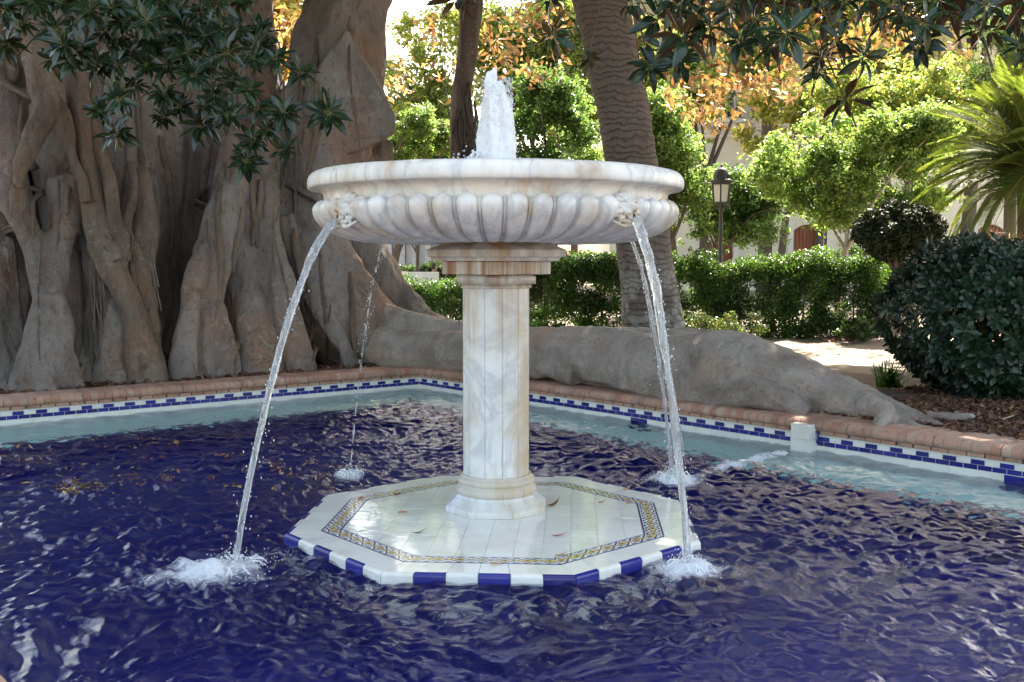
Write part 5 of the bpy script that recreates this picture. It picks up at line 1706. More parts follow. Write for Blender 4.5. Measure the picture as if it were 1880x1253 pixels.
def big_bush():
    d = 10.35
    c = at_y(1836, 575, d); cx, cyy = c[0], d
    root = empty('round_bush', (cx, cyy, GZ))
    tag(root, 'big clipped dark evergreen bush with whorled leaves right of the root', 'bush')
    rg = random.Random(17)
    RX, RY, RZ = 1.04, 1.02, .89; zc = .73
    vs = [rosette(rg, 10, .105, .042) for _ in range(4)]
    ms = []
    for v, f in vs:
        mb = MB(); mb.add(v, f); ms.append(mb.mesh('leaf_whorl', M_bush_leaf, True))
    spots = []
    while len(spots) < 2100:
        u = Vector((rg.gauss(0, 1), rg.gauss(0, 1), rg.gauss(0, 1))).normalized()
        e = .62
        # rounded box: superellipsoid
        sx = math.copysign(abs(u.x)**e, u.x); sy = math.copysign(abs(u.y)**e, u.y); sz = math.copysign(abs(u.z)**e, u.z)
        ln = (abs(sx)**2.6+abs(sy)**2.6+abs(sz)**2.6)**(1/2.6)
        k = 1+.05*math.sin(sx*5+sz*4)+rg.uniform(-.10, .02)
        p = Vector((sx/ln*RX*k, sy/ln*RY*k, zc+sz/ln*RZ*k*.9))
        if p.z < .06: continue
        q_ = .74+.26*min(1, p.z/.6); p.x *= q_; p.y *= q_
        n = Vector((p.x/RX, p.y/RY, (p.z-zc)/RZ)).normalized()+Vector((rg.gauss(0, .3), rg.gauss(0, .3), rg.gauss(0, .3)+.15))
        spots.append((p, n.normalized(), rg.uniform(.8, 1.2)))
    spots.sort(key=lambda s: s[0].y-.5*s[0].z*0)
    rest = MB()
    for i, (p, n, s) in enumerate(spots):
        m = Vector((0, 0, 1)).rotation_difference(n).to_matrix().to_4x4() @ Matrix.Rotation(rg.uniform(0, 6.28), 4, 'Z')
        if i < 280:
            o = link('leaf_whorl', ms[i % 4], root); o.matrix_local = Matrix.Translation(p) @ m @ Matrix.Scale(s, 4)
        else:
            v, f = vs[i % 4]; M3 = np.array(m.to_3x3())*s
            rest.add(v @ M3.T+np.array(p), f)
    rest.build('foliage', M_bush_leaf, root, smooth=True)['kind'] = 'stuff'
    inner = leaf_cloud('inner_leaves', [(rg.uniform(-.6, .6), rg.uniform(-.6, .6), rg.uniform(.2, 1.2)) for _ in range(40)], [.35]*40, 3000, .1, .045, GREEN_D, M_leaf, root, 5)
    inner['kind'] = 'stuff'
    st = MB()
    for i in range(9):
        a = i*.7; st.tube(spline([(.1*math.cos(a), .1*math.sin(a), -.05), (.3*math.cos(a), .3*math.sin(a), .5), (.6*math.cos(a), .6*math.sin(a), 1.0)], 10), np.linspace(.03, .01, 10), 6)
    st.build('stems', M_bark, root)['kind'] = 'stuff'
big_bush()

M_topiary = leaf_mat('topiary_leaf', .6, .15, spec=.3)
def topiary():
    d = 17.5
    c = at_y(1648, 424, d)
    root = empty('ball_topiary', (c[0], d, GZ))
    tag(root, 'dark round-headed clipped tree on a short trunk behind the big bush', 'topiary tree')
    h = c[2]-GZ
    mb = MB(); mb.tube(spline([(-.05, 0, -.05), (0, 0, h*.5), (0, 0, h)], 10), np.linspace(.09, .07, 10), 10, True, .1); 
    for i in range(6):
        a = i*1.05; mb.tube(spline([(0, 0, h-.75), (.2*math.cos(a), .2*math.sin(a), h-.4), (.5*math.cos(a), .4*math.sin(a), h-.1)], 8), np.linspace(.04, .01, 8), 6)
    mb.build('trunk', M_bark, root, smooth=True)
    rg = np.random.default_rng(4)
    P, Rr = clumps(rg, (0, 0, h), (.74, .70, .44), 240, .12, .19, .9, .5)
    P = (P-np.array([0, 0, h]))*(rg.uniform(.72, .95, len(P))/np.maximum(1e-3, np.linalg.norm((P-np.array([0, 0, h]))/np.array([.74, .70, .46]), axis=1)))[:, None]+np.array([0, 0, h])
    leaf_cloud('crown', P, Rr, 26000, .085, .038, [(.018, .030, .012), (.026, .038, .014), (.035, .040, .016)], M_topiary, root, 4)
topiary()

def hedge(label, pts, zt, thick, n, seed, pal, leaf=(.055, .03), zb=None, gaps=0.0, group=None):
    """pts: ground points along the hedge"""
    pts = np.array(pts, float)
    o0 = np.array([pts[0][0], pts[0][1], GZ])
    rg = np.random.default_rng(seed)
    C = []; Rr = []
    L = np.concatenate([[0], np.cumsum(np.hypot(*np.diff(pts, axis=0).T))])
    m = int(L[-1]*85); n = int(n*3.0)
    for i in range(m):
        s = rg.uniform(0, L[-1]); x = np.interp(s, L, pts[:, 0]); y = np.interp(s, L, pts[:, 1])
        face = rg.uniform()
        top = zt-GZ+.05*math.sin(s*2.3+seed)+.035*math.sin(s*5.1)+rg.normal(0, .035)
        if face < .45: z = top-rg.uniform(.05, .2); oy = rg.uniform(-thick, thick)
        else:
            z = rg.uniform(.03, top-.1); oy = -thick*rg.uniform(.5, 1.0) if face < .80 else thick*rg.uniform(-.4, 1.0)
        C.append((x+rg.normal(0, .05)-o0[0], y+oy-o0[1], z)); Rr.append(rg.uniform(.13, .24))
    root = leaf_cloud('hedge', C, Rr, n, leaf[0], leaf[1], pal, M_leaf_hedge, None, seed, .3)
    root.location = tuple(o0)
    tag(root, label, 'hedge', group)
    st = MB()
    for i in range(int(L[-1]*7)):
        s = rg.uniform(0, L[-1]); x = np.interp(s, L, pts[:, 0])-o0[0]; y = np.interp(s, L, pts[:, 1])-o0[1]
        st.tube([(x, y, -.05), (x+rg.normal(0, .08), y+rg.normal(0, .1), .4), (x+rg.normal(0, .16), y+rg.normal(0, .16), zt-GZ-.15)], [.016, .012, .005], 5)
    st.build('stems', M_bark, root)['kind'] = 'stuff'
HP = [(.045, .095, .018), (.035, .075, .016), (.06, .12, .022), (.028, .055, .014)]
def gp(px, d): p = at_y(px, 600, d); return (p[0], d)
hedge('green clipped hedge between the column and the leaning palm trunk', [gp(968, 17.2), gp(1060, 16.8), gp(1150, 16.6)], 1.56, .40, 15000, 51, HP)
hedge('long sunlit hedge right of the leaning palm trunk', [gp(1215, 17.6), gp(1330, 17.8), gp(1460, 18.0), gp(1610, 18.4)], 1.53, .45, 26000, 52, HP+[(.075, .13, .03)])
hedge('low hedge seen under the bowl left of the column', [gp(735, 23), gp(800, 22.6), gp(870, 22.2)], 1.08, .30, 6500, 53, HP[:2]+[(.06, .12, .02)])
hedge('dark far hedge below the pale pilastered building', [gp(715, 36), gp(870, 36)], 1.30, .5, 5000, 54, GREEN_D, leaf=(.09, .05))
hedge('hedge running on past the dark topiary', [gp(1600, 19.5), gp(1720, 19.8), gp(1900, 20)], 1.35, .4, 9000, 55, HP)

def shrub(label, px, d, rx, rz, n, pal, leaf, seed, zc=None, cat='shrub'):
    p = at_y(px, 600, d); root0 = (p[0], d, GZ)
    rg = np.random.default_rng(seed)
    P, Rr = clumps(rg, (0, 0, zc if zc is not None else rz), (rx, rx, rz), 30, rx*.2, rx*.35, .8, .4)
    P[:, 2] = np.maximum(P[:, 2], .05)
    o = leaf_cloud('shrub', P, Rr, n, leaf[0], leaf[1], pal, M_leaf_hedge, None, seed, .3)
    o.location = root0
    tag(o, label, cat)
shrub('low flowering shrub at the foot of the hedge right of the palm trunk', 1310, 15.6, .62, .28, 3200, GREEN_M+[(.16, .13, .08)], (.06, .025), 61)
shrub('small leafy weed clump under the end of the long hedge', 1575, 16.8, .30, .2, 1200, GREEN_M, (.08, .035), 62)
shrub('rounded brown-green clipped bush behind the hedge under the lamp', 1292, 24, .42, .3, 2200, GREEN_D, (.06, .03), 63, 1.35)
shrub('rounded bush behind the hedge beside the thin tree stem', 1550, 24, .55, .32, 2600, GREEN_D+GREEN_M[:1], (.06, .03), 64, 1.4)
shrub('trailing growth over the hedge just right of the column', 1000, 16.0, .5, .3, 1800, HP, (.06, .03), 65)

def strap_clump(label, px, py, d, n, L, seed, flowers=0):
    p = on_z(px, py, GZ); root = empty('lily_clump', (p[0], p[1], GZ)); tag(root, label, 'plant')
    rg = random.Random(seed)
    mb = MB()
    for i in range(n):
        a = rg.uniform(0, 6.28); l = L*rg.uniform(.6, 1.1); w = .014; r0 = rg.uniform(0, .14); lean = rg.uniform(.35, 1.0)
        x0, y0 = r0*math.cos(a*1.7), r0*math.sin(a*1.7)
        V = []
        for t in (0, .35, .7, 1):
            rr_ = l*lean*t; z = l*(t*.9-.55*lean*t*t)
            ww = w*(1-t*.85)
            V += [(x0+rr_*math.cos(a)-ww*math.sin(a), y0+rr_*math.sin(a)+ww*math.cos(a), z), (x0+rr_*math.cos(a)+ww*math.sin(a), y0+rr_*math.sin(a)-ww*math.cos(a), z)]
        mb.add(V, [(0, 1, 3, 2), (2, 3, 5, 4), (4, 5, 7, 6)], tuple(np.array((.07, .14, .025))*rg.uniform(.6, 1.3)))
    mb.build('blades', M_leaf_hedge, root)['kind'] = 'stuff'
    for i in range(flowers):
        fb = MB(); a = rg.uniform(0, 6.28); q = np.array([.22*math.cos(a)+.14, -.1+.12*math.sin(a), .22+rg.uniform(0, .25)])
        for k in range(6):
            b = k*1.05; fb.add([q, q+np.array([.028*math.cos(b-.3), 0.01, .028*math.sin(b-.3)]), q+np.array([.05*math.cos(b), -.02, .05*math.sin(b)]), q+np.array([.028*math.cos(b+.3), .01, .028*math.sin(b+.3)])], [(0, 1, 2, 3)])
        fb.build('flower', M_petal, root)
M_petal = flat('white_petal', (.80, .80, .76), .6, .05)
strap_clump('green strap-leaved lily clump with white flowers beside the round bush', 1634, 712, 0, 120, .42, 3, 3)
strap_clump('tuft of blue-green sword leaves at the foot of the long hedge', 1350, 612, 0, 26, .55, 4)

# ================================================================== BUILDINGS
M_cream = flat('cream_render', (.80, .73, .59), .9, .05, 1.2)
M_trim = flat('white_trim', (.80, .78, .73), .7, .05, 2)
M_wooddoor = flat('red_brown_door', (.27, .085, .035), .55, .18, 5)
M_glass = flat('window_glass', (.05, .07, .09), .08, .1, 2)
M_iron = flat('black_iron', (.028, .026, .024), .45, .3, 20)
M_greystone = flat('grey_block', (.42, .41, .41), .9, .12, 5)
M_shutter = flat('white_shutter', (.75, .75, .74), .7, .05, 3)

def cream_building():
    d = 44.0
    x0 = (1120-CXP)/FPX*d; x1 = (2050-CXP)/FPX*d
    root = empty('cream_building', (x0, d, GZ)); tag(root, 'cream rendered building with arched brown doors and upper balconies', 'building')
    X = lambda px: (px-CXP)/FPX*d - x0
    Z = lambda py: EYE+(474.4-py)/FPX*d - GZ
    W = x1-x0; Ht = 15.0
    doors = [(1309, 1345, 416, False), (1454, 1507, 413, True), (1606, 1668, 452, True), (1790, 1840, 413, True)]
    wins = [(1311, 1346, 172, 226), (1228, 1262, 172, 226), (1408, 1440, 172, 226), (1500, 1534, 172, 226), (1600, 1634, 172, 226), (1700, 1734, 172, 226)]
    # wall with real openings: columns between openings
    ops = [(X(a), X(b), 0, Z(t)) for a, b, t, _ in doors]+[(X(a), X(b), Z(y2), Z(y1)) for a, b, y1, y2 in wins]
    xs = sorted({0, W, *[o[0] for o in ops], *[o[1] for o in ops]}); zs = sorted({-.2, Ht, *[o[2] for o in ops], *[o[3] for o in ops]})
    mb = MB()
    for i in range(len(xs)-1):
        for j in range(len(zs)-1):
            cx, cz = (xs[i]+xs[i+1])/2, (zs[j]+zs[j+1])/2
            if any(o[0] < cx < o[1] and o[2] < cz < o[3] for o in ops): continue
            a, b, c, e = xs[i], xs[i+1], zs[j], zs[j+1]
            mb.add([(a, 0, c), (b, 0, c), (b, 0, e), (a, 0, e)], [(0, 1, 2, 3)])
    for (a, b, c, e) in ops:     # reveals
        mb.add([(a,0,c),(a,.3,c),(a,.3,e),(a,0,e)], [(0,1,2,3)]); mb.add([(b,0,c),(b,.3,c),(b,.3,e),(b,0,e)], [(3,2,1,0)])
        mb.add([(a,0,e),(b,0,e),(b,.3,e),(a,.3,e)], [(0,3,2,1)])
    mb.box((0, .35, -.2), (W, 9, Ht))
    mb.build('wall', M_cream, root)
    for (a, b, t, arch) in doors:
        xa, xb, zt = X(a), X(b), Z(t)
        dm = MB(); n = 8; w = (xb-xa)/n
        for q in range(n): dm.box((xa+q*w+.008, .20, -.1), (xa+(q+1)*w-.008, .26, zt))
        dm.box((xa, .18, zt*.55), (xb, .199, zt*.55+.10)); dm.box((xa, .18, zt*.12), (xb, .199, zt*.12+.12))
        dr = dm.build('door', M_wooddoor, root)
        hb = MB(); hb.box((xb-.2, .13, 1.0), (xb-.16, .178, 1.12)); hb.build('handle', M_iron, dr)
        if arch:     # spandrels leave a segmental arch
            am = MB(); m = 12; rise = (xb-xa)*.22
            pts = [(xa+(xb-xa)*i/m, zt-rise*(2*i/m-1)**2) for i in range(m+1)]
            for i in range(m):
                p, q = pts[i], pts[i+1]
                am.add([(p[0],.02,p[1]),(q[0],.02,q[1]),(q[0],.02,zt+.02),(p[0],.02,zt+.02),(p[0],.19,p[1]),(q[0],.19,q[1])], [(0,1,2,3),(0,4,5,1)])
            am.build('arch', M_cream, root)
        for ua, ub in ((xa-.22, xa-.002), (xb+.002, xb+.22)):
            fm = MB(); fm.box((ua, -.05, -.1), (ub, -.003, zt+.05)); fm.build('door_jamb', M_trim, root)
    for (a, b, y1, y2) in wins:
        xa, xb, za, zb = X(a), X(b), Z(y2), Z(y1)
        f = MB(); t = .09
        f.box((xa, .10, za), (xa+t, .18, zb)); f.box((xb-t, .10, za), (xb, .18, zb)); f.box((xa+t, .10, zb-t), (xb-t, .18, zb)); f.box((xa+t, .10, za), (xb-t, .18, za+.16))
        m = (xa+xb)/2; f.box((m-.05, .10, za+.16), (m+.05, .18, zb-t)); zz = za+(zb-za)*.62; f.box((xa+t, .098, zz), (m-.05, .178, zz+.07)); f.box((m+.05, .098, zz), (xb-t, .178, zz+.07))
        w = f.build('window', M_trim, root)
        g = MB(); g.box((xa+t*.5, .145, za+.05), (xb-t*.5, .16, zb-t*.5)); g.build('pane', M_glass, w)
    for (a, b) in ((1222, 1268), (1296, 1352), (1370, 1545), (1585, 1745)):
        s = MB(); xa, xb = X(a), X(b); zt = Z(226)
        s.box((xa, -.75, zt-.16), (xb, -.003, zt-.004)); s.box((xa+.1, -.60, zt-.30), (xb-.1, -.003, zt-.165)); s.box((xa+.2, -.45, zt-.42), (xb-.2, -.003, zt-.305))
        bal = s.build('balcony', M_trim, root)
        rl = MB(); n = int((xb-xa)/.14)
        for q in range(n+1):
            x = xa+.03+(xb-xa-.06)*q/n; rl.tube([(x, -.71, zt), (x, -.71, zt+1.0)], [.012]*2, 5)
        rl.box((xa, -.735, zt+1.0), (xb, -.685, zt+1.04))
        for x in (xa+.03, xb-.03):
            for q in range(1, 5): rl.tube([(x, -.71+q*.14, zt), (x, -.71+q*.14, zt+1.0)], [.012]*2, 5)
        rl.build('railing', M_iron, bal)
    c = MB(); zc = Z(250)
    c.box((0, -.16, zc-.15), (W, -.004, zc)); c.box((0, -.26, zc+.002), (W, -.004, zc+.12)); c.build('string_course', M_trim, root)
    c = MB(); c.box((0, -.5, Ht-.4), (W, -.004, Ht-.02)); c.build('cornice', M_trim, root)
    p = MB(); xp = X(1501); p.tube([(xp, -.12, 0), (xp, -.12, Z(360))], [.09]*2, 10); p.build('downpipe', M_trim, root)
cream_building()

def grey_building():
    d = 50.0
    X = lambda px: (px-CXP)/FPX*d
    x0 = X(560); root = empty('grey_building', (x0, d, GZ)); tag(root, 'grey building with block pilasters and white slatted bays beyond the bowl', 'building')
    W = X(990)-x0; Ht = 6.2
    mb = MB(); mb.box((0, .3, -.2), (W, 6, Ht)); mb.build('wall', M_greystone, root)
    mb = MB(); mb.box((0, -.6, -.2), (W, .298, .95)); mb.build('plinth', M_trim, root)
    wpx = 24; x = 6
    while x < 430-30:
        a = X(560+x)-x0; b = X(560+x+11)-x0; c = X(560+x+wpx)-x0
        p = MB(); z = .952; q = 0
        while z < Ht-.3:
            o = .006*(q % 2); p.box((a+o, -.25, z), (b-o, .298, z+.27)); z += .28; q += 1
        p.build('pilaster', M_greystone, root)
        s = MB(); n = 9
        for i in range(n):
            u = b+.02+(c-b-.04)*i/n; s.box((u, .12, .952), (u+(c-b-.04)/n*.8, .2, Ht-.3))
        s.build('slatted_bay', M_shutter, root)
        x += wpx
    mb = MB(); mb.box((0, -.4, Ht-.298), (W, .298, Ht)); mb.build('cornice', M_trim, root)
grey_building()

# ------------------------------------------------------------------ lamps
def lamp(px, d, label, s=1.0, proto=None):
    x = (px-CXP)/FPX*d
    if proto is not None:
        o = proto.copy(); COL.objects.link(o); o.location = (x, d, GZ); o.scale = (s, s, s); o['label'] = label
        for ch in proto.children:
            c = ch.copy(); COL.objects.link(c); c.parent = o
            for g in ch.children:
                e = g.copy(); COL.objects.link(e); e.parent = c
        return o
    root = empty('street_lamp', (x, d, GZ)); tag(root, label, 'street lamp', 'iron park lamps')
    p = MB()
    prof = [(.16,0),(.16,.12),(.12,.16),(.11,.5),(.085,.56),(.06,.62),(.07,.66),(.055,.72),(.048,1.2),(.062,1.24),(.062,1.28),(.045,1.33),(.042,1.9),(.055,1.94),(.042,1.99),(.04,2.3),(.06,2.34),(.075,2.40),(.06,2.44)]
    p.lathe(prof, 14)
    p.build('post', M_iron, root, smooth=True, split=40)
    z0, z1 = 2.50, 2.88; r0, r1 = .165, .20
    f = MB()
    for k in range(6):
        a = k*math.pi/3+.26; c, s_ = math.cos(a), math.sin(a)
        f.tube([(r0*c, r0*s_, z0), (r1*c, r1*s_, z1)], [.016]*2, 6)
        f.tube(spline([(.05*c, .05*s_, 2.42), (.15*c, .15*s_, 2.40), (r0*1.05*c, r0*1.05*s_, z0)], 8), [.012]*8, 5)
        b = a+math.pi/3
        for rr_, z in ((r0, z0), (r1, z1), (r1*1.02, z1+.03)): f.tube([(rr_*c, rr_*s_, z), (rr_*math.cos(b), rr_*math.sin(b), z)], [.018]*2, 6)
    f.build('lantern_frame', M_iron, root)
    for k in range(6):
        a = k*math.pi/3+.26; b = a+math.pi/3; e = .93
        P = [(r0*e*math.cos(a), r0*e*math.sin(a), z0+.015), (r0*e*math.cos(b), r0*e*math.sin(b), z0+.015), (r1*e*math.cos(b), r1*e*math.sin(b), z1-.015), (r1*e*math.cos(a), r1*e*math.sin(a), z1-.015)]
        g = MB(); Q = [(x_*.98, y_*.98, z_) for x_, y_, z_ in P]; g.add(P+Q, [(0,1,2,3),(7,6,5,4),(0,4,5,1),(2,6,7,3),(1,5,6,2),(0,3,7,4)]); g.build('pane', M_frost, root)
    c = MB(); c.lathe([(.225, 2.92), (.235, 2.94), (.225, 2.965), (.15, 2.985), (.145, 3.06), (.155, 3.075), (.15, 3.09), (.13, 3.15), (.09, 3.20), (.04, 3.22), (.02, 3.24), (.03, 3.27), (.0, 3.30)], 18)
    for k in range(8):
        a = k*math.pi/4; c.tube([(.145*math.cos(a), .145*math.sin(a), 2.97), (.175*math.cos(a), .175*math.sin(a), 3.08)], [.010]*2, 5)
    c.build('cap', M_iron, root, smooth=True, split=35)
    return root
Mf = Mat('frosted_pane'); _t = Mf.n('BsdfTranslucent'); Mf.put(_t.inputs[0], (.8, .8, .74)); M_frost = Mf.done(Mf.mixs(.5, Mf.pr((.72, .72, .66), .2), _t.outputs[0]))
lp = lamp(1321, 21.4, 'black iron park lamp with a six-sided lantern behind the hedge')
lamp(1513, 31, 'farther iron lamp post half hidden in the bright privet tree', 1.0, lp)

# ------------------------------------------------------------------ far things under the bowl on the left
def bare_trunk(label, rows, d, extra=()):
    b = at_y(rows[0][0], rows[0][1], d); o0 = np.array([b[0], d, GZ])
    root = empty('small_tree', tuple(o0)); tag(root, label, 'tree')
    mb = MB()
    for rw in [rows]+list(extra):
        S = spline([list(at_y(x, y, d)-o0)+[r_*pm(d)] for x, y, r_ in rw], 24); mb.tube(S[:, :3], S[:, 3], 10, True, .1, 2)
    mb.build('trunk', M_bark, root, smooth=True)
    c = at_y(rows[-1][0], rows[-1][1]-20, d)-o0
    rg = np.random.default_rng(len(label))
    P, Rr = clumps(rg, c+np.array([0, 0, .6]), (1.1, 1.0, .55), 40, .25, .4)
    leaf_cloud('crown', P, Rr, 2600, .11, .05, GREEN_M, M_leaf, root, 7)
bare_trunk('dark curved trunk seen below the bowl beside the fig root', [(722,520,9),(723,490,8.5),(728,462,8),(738,436,8),(742,400,7)], 29)
bare_trunk('slender forked brown trunk below the bowl in front of the grey building', [(766,512,3.4),(766,480,3.0),(767,462,3),(768,440,2.6),(770,400,2.2)], 33, [[(766,466,2.2),(758,452,1.8),(752,440,1.6),(746,410,1.4)], [(766,462,1.6),(762,446,1.4),(760,430,1.2)]])
def planter():
    d = 28.3; x = (730-CXP)/FPX*d
    root = empty('planter', (x, d, GZ)); tag(root, 'pale stone planter box in front of the dark curved trunk', 'planter')
    mb = MB(); mb.prism([(-.2,-.2),(.2,-.2),(.2,.2),(-.2,.2)], 0, .92); o = mb.build('box', M_cream, root)
    mb = MB(); mb.box((-.25,-.25,.922), (.25,.25,1.0)); mb.build('rim', M_cream, root)
planter()
def bench():
    d = 31.0; x = (792-CXP)/FPX*d
    root = empty('bench', (x, d, GZ)); tag(root, 'pale stone bench with a person sitting on it, far behind the column', 'bench')
    mb = MB(); mb.box((-.7,-.25,.28), (.7,.25,.38)); mb.build('seat', M_trim, root)
    mb = MB(); mb.box((-.7,-.36,.50), (.25,-.28,.96)); mb.build('backrest', M_trim, root)
    for s in (-.5, .5):
        mb = MB(); mb.box((s-.1,-.2,0), (s+.1,.2,.278)); mb.build('leg', M_trim, root)
    return x, d
bx_, bd_ = bench()
M_skin = flat('skin', (.42, .22, .15), .55, .06)
M_shirt = flat('beige_shirt', (.52, .45, .34), .85, .08)
M_hair = flat('dark_hair', (.025, .018, .014), .6, .2)
M_trouser = flat('dark_trousers', (.05, .05, .07), .85, .1)
def person():
    root = empty('person', (bx_+.02, bd_-.05, GZ-.40)); tag(root, 'person in a beige shirt sitting on the pale bench, leaning forward', 'person')
    V = [(0,0,.86),(0,-.02,1.02),(.03,-.03,1.18),(.06,-.04,1.30),(.08,-.05,1.37),(.10,-.06,1.46),(.11,-.07,1.54),
         (.05,-.21,1.28),(.12,-.27,1.08),(.28,-.24,.98),(.36,-.20,.99),
         (.05,.15,1.28),(.12,.20,1.08),(.28,.14,.98),(.36,.08,.99),
         (.08,-.10,.86),(.46,-.12,.86),(.50,-.12,.66),(.52,-.12,.45),(.66,-.12,.44),
         (.08,.09,.86),(.46,.10,.86),(.52,.10,.66),(.54,.10,.45),(.68,.10,.44)]
    E = [(0,1),(1,2),(2,3),(3,4),(4,5),(5,6),(3,7),(7,8),(8,9),(9,10),(3,11),(11,12),(12,13),(13,14),(0,15),(15,16),(16,17),(17,18),(18,19),(0,20),(20,21),(21,22),(22,23),(23,24)]
    Rd = [.14,.125,.14,.13,.055,.085,.085,.06,.045,.036,.035,.06,.045,.036,.035,.09,.07,.05,.04,.035,.09,.07,.05,.04,.035]
    me = bpy.data.meshes.new('body'); me.from_pydata(V, E, [])
    o = bpy.data.objects.new('body', me); COL.objects.link(o)
    sm = o.modifiers.new('skin', 'SKIN'); o.modifiers.new('sub', 'SUBSURF').levels = 1
    for i, r_ in enumerate(Rd): me.skin_vertices[0].data[i].radius = (r_, r_)
    me.skin_vertices[0].data[0].use_root = True
    dg = bpy.context.evaluated_depsgraph_get()
    m2 = bpy.data.meshes.new_from_object(o.evaluated_get(dg), depsgraph=dg); bpy.data.objects.remove(o)
    for m in (M_skin, M_shirt, M_trouser): m2.materials.append(m)
    for p in m2.polygons:
        c = p.center
        p.material_index = 2 if c.z < .93 and not (c.x > .2 and c.z > .95) else (1 if c.z < 1.34 and c.x < .2 and c.z > 1.08 else 0)
        p.use_smooth = True
    b = link('body', m2, root)
    h = MB()
    bm = bmesh.new(); bmesh.ops.create_icosphere(bm, subdivisions=2, radius=.112)
    V2 = [(v.co.x*.98+.085, v.co.y*.95-.065, v.co.z*1.05+1.53) for v in bm.verts if True]
    F2 = [[v.index for v in f.verts] for f in bm.faces if not (f.calc_center_median().x > .03 and f.calc_center_median().z < .05)]
    h.add(V2, F2); bm.free(); h.build('hair', M_hair, b, smooth=True)
person()

# ------------------------------------------------------------------ fallen leaves
def litter():
    rg = np.random.default_rng(77)
    C = []; Rr = []
    # beside and under the round bush, along the root, and in the hollows of the fig
    for i in range(300):
        px = rg.uniform(1660, 1990); py = rg.uniform(712, 812)
        p = on_z(px, py, GZ)
        dr = (p[0]-CRN[0])*NR[0]+(p[1]-CRN[1])*NR[1]
        if dr < CW+.05: continue
        C.append((p[0], p[1], GZ+.02)); Rr.append((.16, .16, .015))
    for i in range(60):
        t = rg.uniform(4.2, 7.6); q = CRN+VR*t+NR*(CW+rg.uniform(.02, .12)); C.append((q[0], q[1], GZ+.03)); Rr.append((.12, .12, .02))
    for i in range(120):
        t = rg.uniform(.3, 5.2); q = CRN+UL*t+NL*(CW+rg.uniform(.02, .45)); C.append((q[0], q[1], GZ+.03)); Rr.append((.12, .12, .03))
    for i in range(60):
        p = at_y(rg.uniform(300, 326), 700, 12.0+rg.uniform(-.4, 1.6)); C.append((p[0], p[1], GZ+.05+.15*max(0, p[1]-12.2))); Rr.append((.12, .12, .05))
    for i in range(14):
        p = on_z(rg.uniform(1440, 1640), rg.uniform(598, 632), GZ); C.append((p[0], p[1], GZ+.03)); Rr.append((.5, .5, .015))
    o = leaf_cloud('leaf_litter', C, Rr, 12000, .085, .04, [(.13, .055, .03), (.19, .09, .05), (.09, .045, .028), (.25, .15, .08), (.16, .07, .045), (.07, .04, .03)], M_litter, None, 78, 1.2, kind='stuff')
litter()

def dry_leaf_mesh(L, w, col, curl):
    mb = MB(); n = 6
    V = []; F = []
    for i in range(n+1):
        t = i/n; ww = w*.5*math.sin(math.pi*min(1, t**.8+.001))**.8 if 0 < t < 1 else .002
        V += [(L*(t-.5), -ww, curl*L*(t-.4)**2*1.4+abs(ww)*.5), (L*(t-.5), 0, curl*L*(t-.4)**2*1.4), (L*(t-.5), ww, curl*L*(t-.4)**2*1.4+abs(ww)*.35)]
    for i in range(n):
        a = i*3; F += [(a, a+3, a+4, a+1), (a+1, a+4, a+5, a+2)]
    mb.add(V, F, col)
    mb.add([(L*.5, -.002, curl*L*.5), (L*.5, .002, curl*L*.5), (L*.66, .001, curl*L*.7), (L*.66, -.001, curl*L*.7)], [(0, 1, 2, 3)], col)
    return mb.mesh('fallen_leaf', M_litter)
def fallen(px, py, z, L, w, col, curl, rz, label, group=None):
    p = on_z(px, py, z)
    o = link('fallen_leaf', dry_leaf_mesh(L, w, col, curl), None, (p[0], p[1], z+.003), (random.uniform(-.1, .1), random.uniform(-.1, .1), rz))
    tag(o, label, 'leaf', group)
BRN, TAN, YEL = (.22, .10, .04), (.40, .26, .12), (.55, .36, .03)
fallen(1016, 930, ZTW, .085, .05, (.20, .12, .03), .9, .5, 'curled brown leaf standing on the platform right of the column foot')
fallen(730, 909, ZTW, .07, .03, BRN, .4, -.2, 'flat brown leaf at the back left of the platform')
fallen(740, 942, ZTW, .065, .026, (.45, .22, .09), .2, -.1, 'orange-brown leaf lying in the glare left of the column')
fallen(768, 980, ZTW, .085, .022, (.10, .06, .04), .5, .4, 'dark curled sliver of leaf in the bright glare')
fallen(1026, 985, ZTW, .085, .024, (.30, .12, .05), .4, .25, 'reddish narrow leaf on the white tiles at the front right')
fallen(1105, 924, ZTW, .06, .03, TAN, .5, .1, 'pale tan leaf on the right half of the platform floor')
fallen(1154, 926, ZTW, .05, .03, TAN, .7, 1.2, 'small tan leaf against the band on the right')
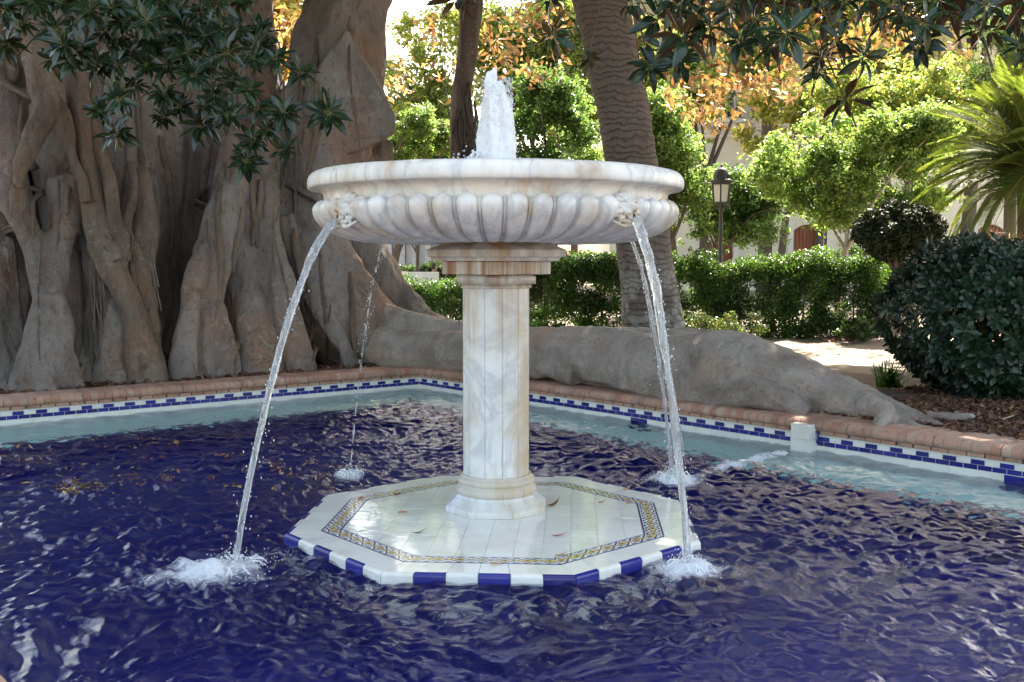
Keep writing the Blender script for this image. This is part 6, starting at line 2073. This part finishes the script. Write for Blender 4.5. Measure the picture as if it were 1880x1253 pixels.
fallen(1031, 1020, ZTW, .08, .02, (.5, .32, .12), .3, .4, 'tan sliver of leaf across the front corner of the patterned band')
fallen(912, 1037, ZTW, .09, .02, (.46, .28, .10), .2, .35, 'tan stalked leaf on the front rim tiles')
fallen(1150, 900, ZTW, .07, .03, (.5, .34, .14), .6, .6, 'pale leaf on the rim tiles at the back right')
fallen(662, 917, ZTW, .045, .03, (.40, .17, .08), .4, .9, 'small reddish leaf beside the band on the left')
fallen(48, 889, .012, .07, .045, YEL, .2, .2, 'round bright yellow leaf floating at the far left')
fallen(142, 883, .014, .095, .032, (.5, .30, .03), .2, .1, 'long orange-yellow leaf floating left of the jet')
fallen(240, 874, .014, .10, .04, (.32, .14, .04), .2, .3, 'brown half-sunk leaf floating nearer the corner')
fallen(345, 864, .014, .08, .03, (.30, .14, .04), .2, -.2, 'rusty floating leaf between the far wall and the left jet')
fallen(975, 688, .245, .12, .06, (.36, .20, .09), .8, .3, 'curled dry leaf on the brick coping right of the column')
fallen(1005, 690, .245, .11, .06, (.30, .17, .08), .9, -.5, 'dry leaf at the edge of the coping beside the surface root')
def floating():
    rg = np.random.default_rng(5)
    C = [on_z(px, py, .012) for px, py in zip(rg.uniform(0, 640, 90), rg.uniform(800, 905, 90))]
    C += [on_z(px, py, .012) for px, py in zip(rg.normal(140, 22, 26), rg.normal(893, 5, 26))]
    C = np.array(C); C[:, 2] = .012
    o = leaf_cloud('floating_debris', C, np.full((len(C), 3), (.10, .10, .004)), 420, .05, .016, [(.42, .24, .06), (.30, .14, .05), (.5, .36, .12), (.16, .08, .03)], M_litter, None, 6, 1.5, kind='stuff')
floating()
def twigs():
    mb = MB(); rg = random.Random(9)
    for (px, py, L, a) in ((1655, 764, .16, -.5), (1560, 770, .12, .4), (1730, 800, .14, .1), (1840, 770, .2, .9)):
        p = on_z(px, py, GZ+.03); mb.tube([p, p+np.array([L*math.cos(a), L*math.sin(a)*.4, .02])], [.005, .003], 5)
    mb.build('fallen_twigs', flat('pale_twig', (.52, .42, .28), .8))['kind'] = 'stuff'
twigs()
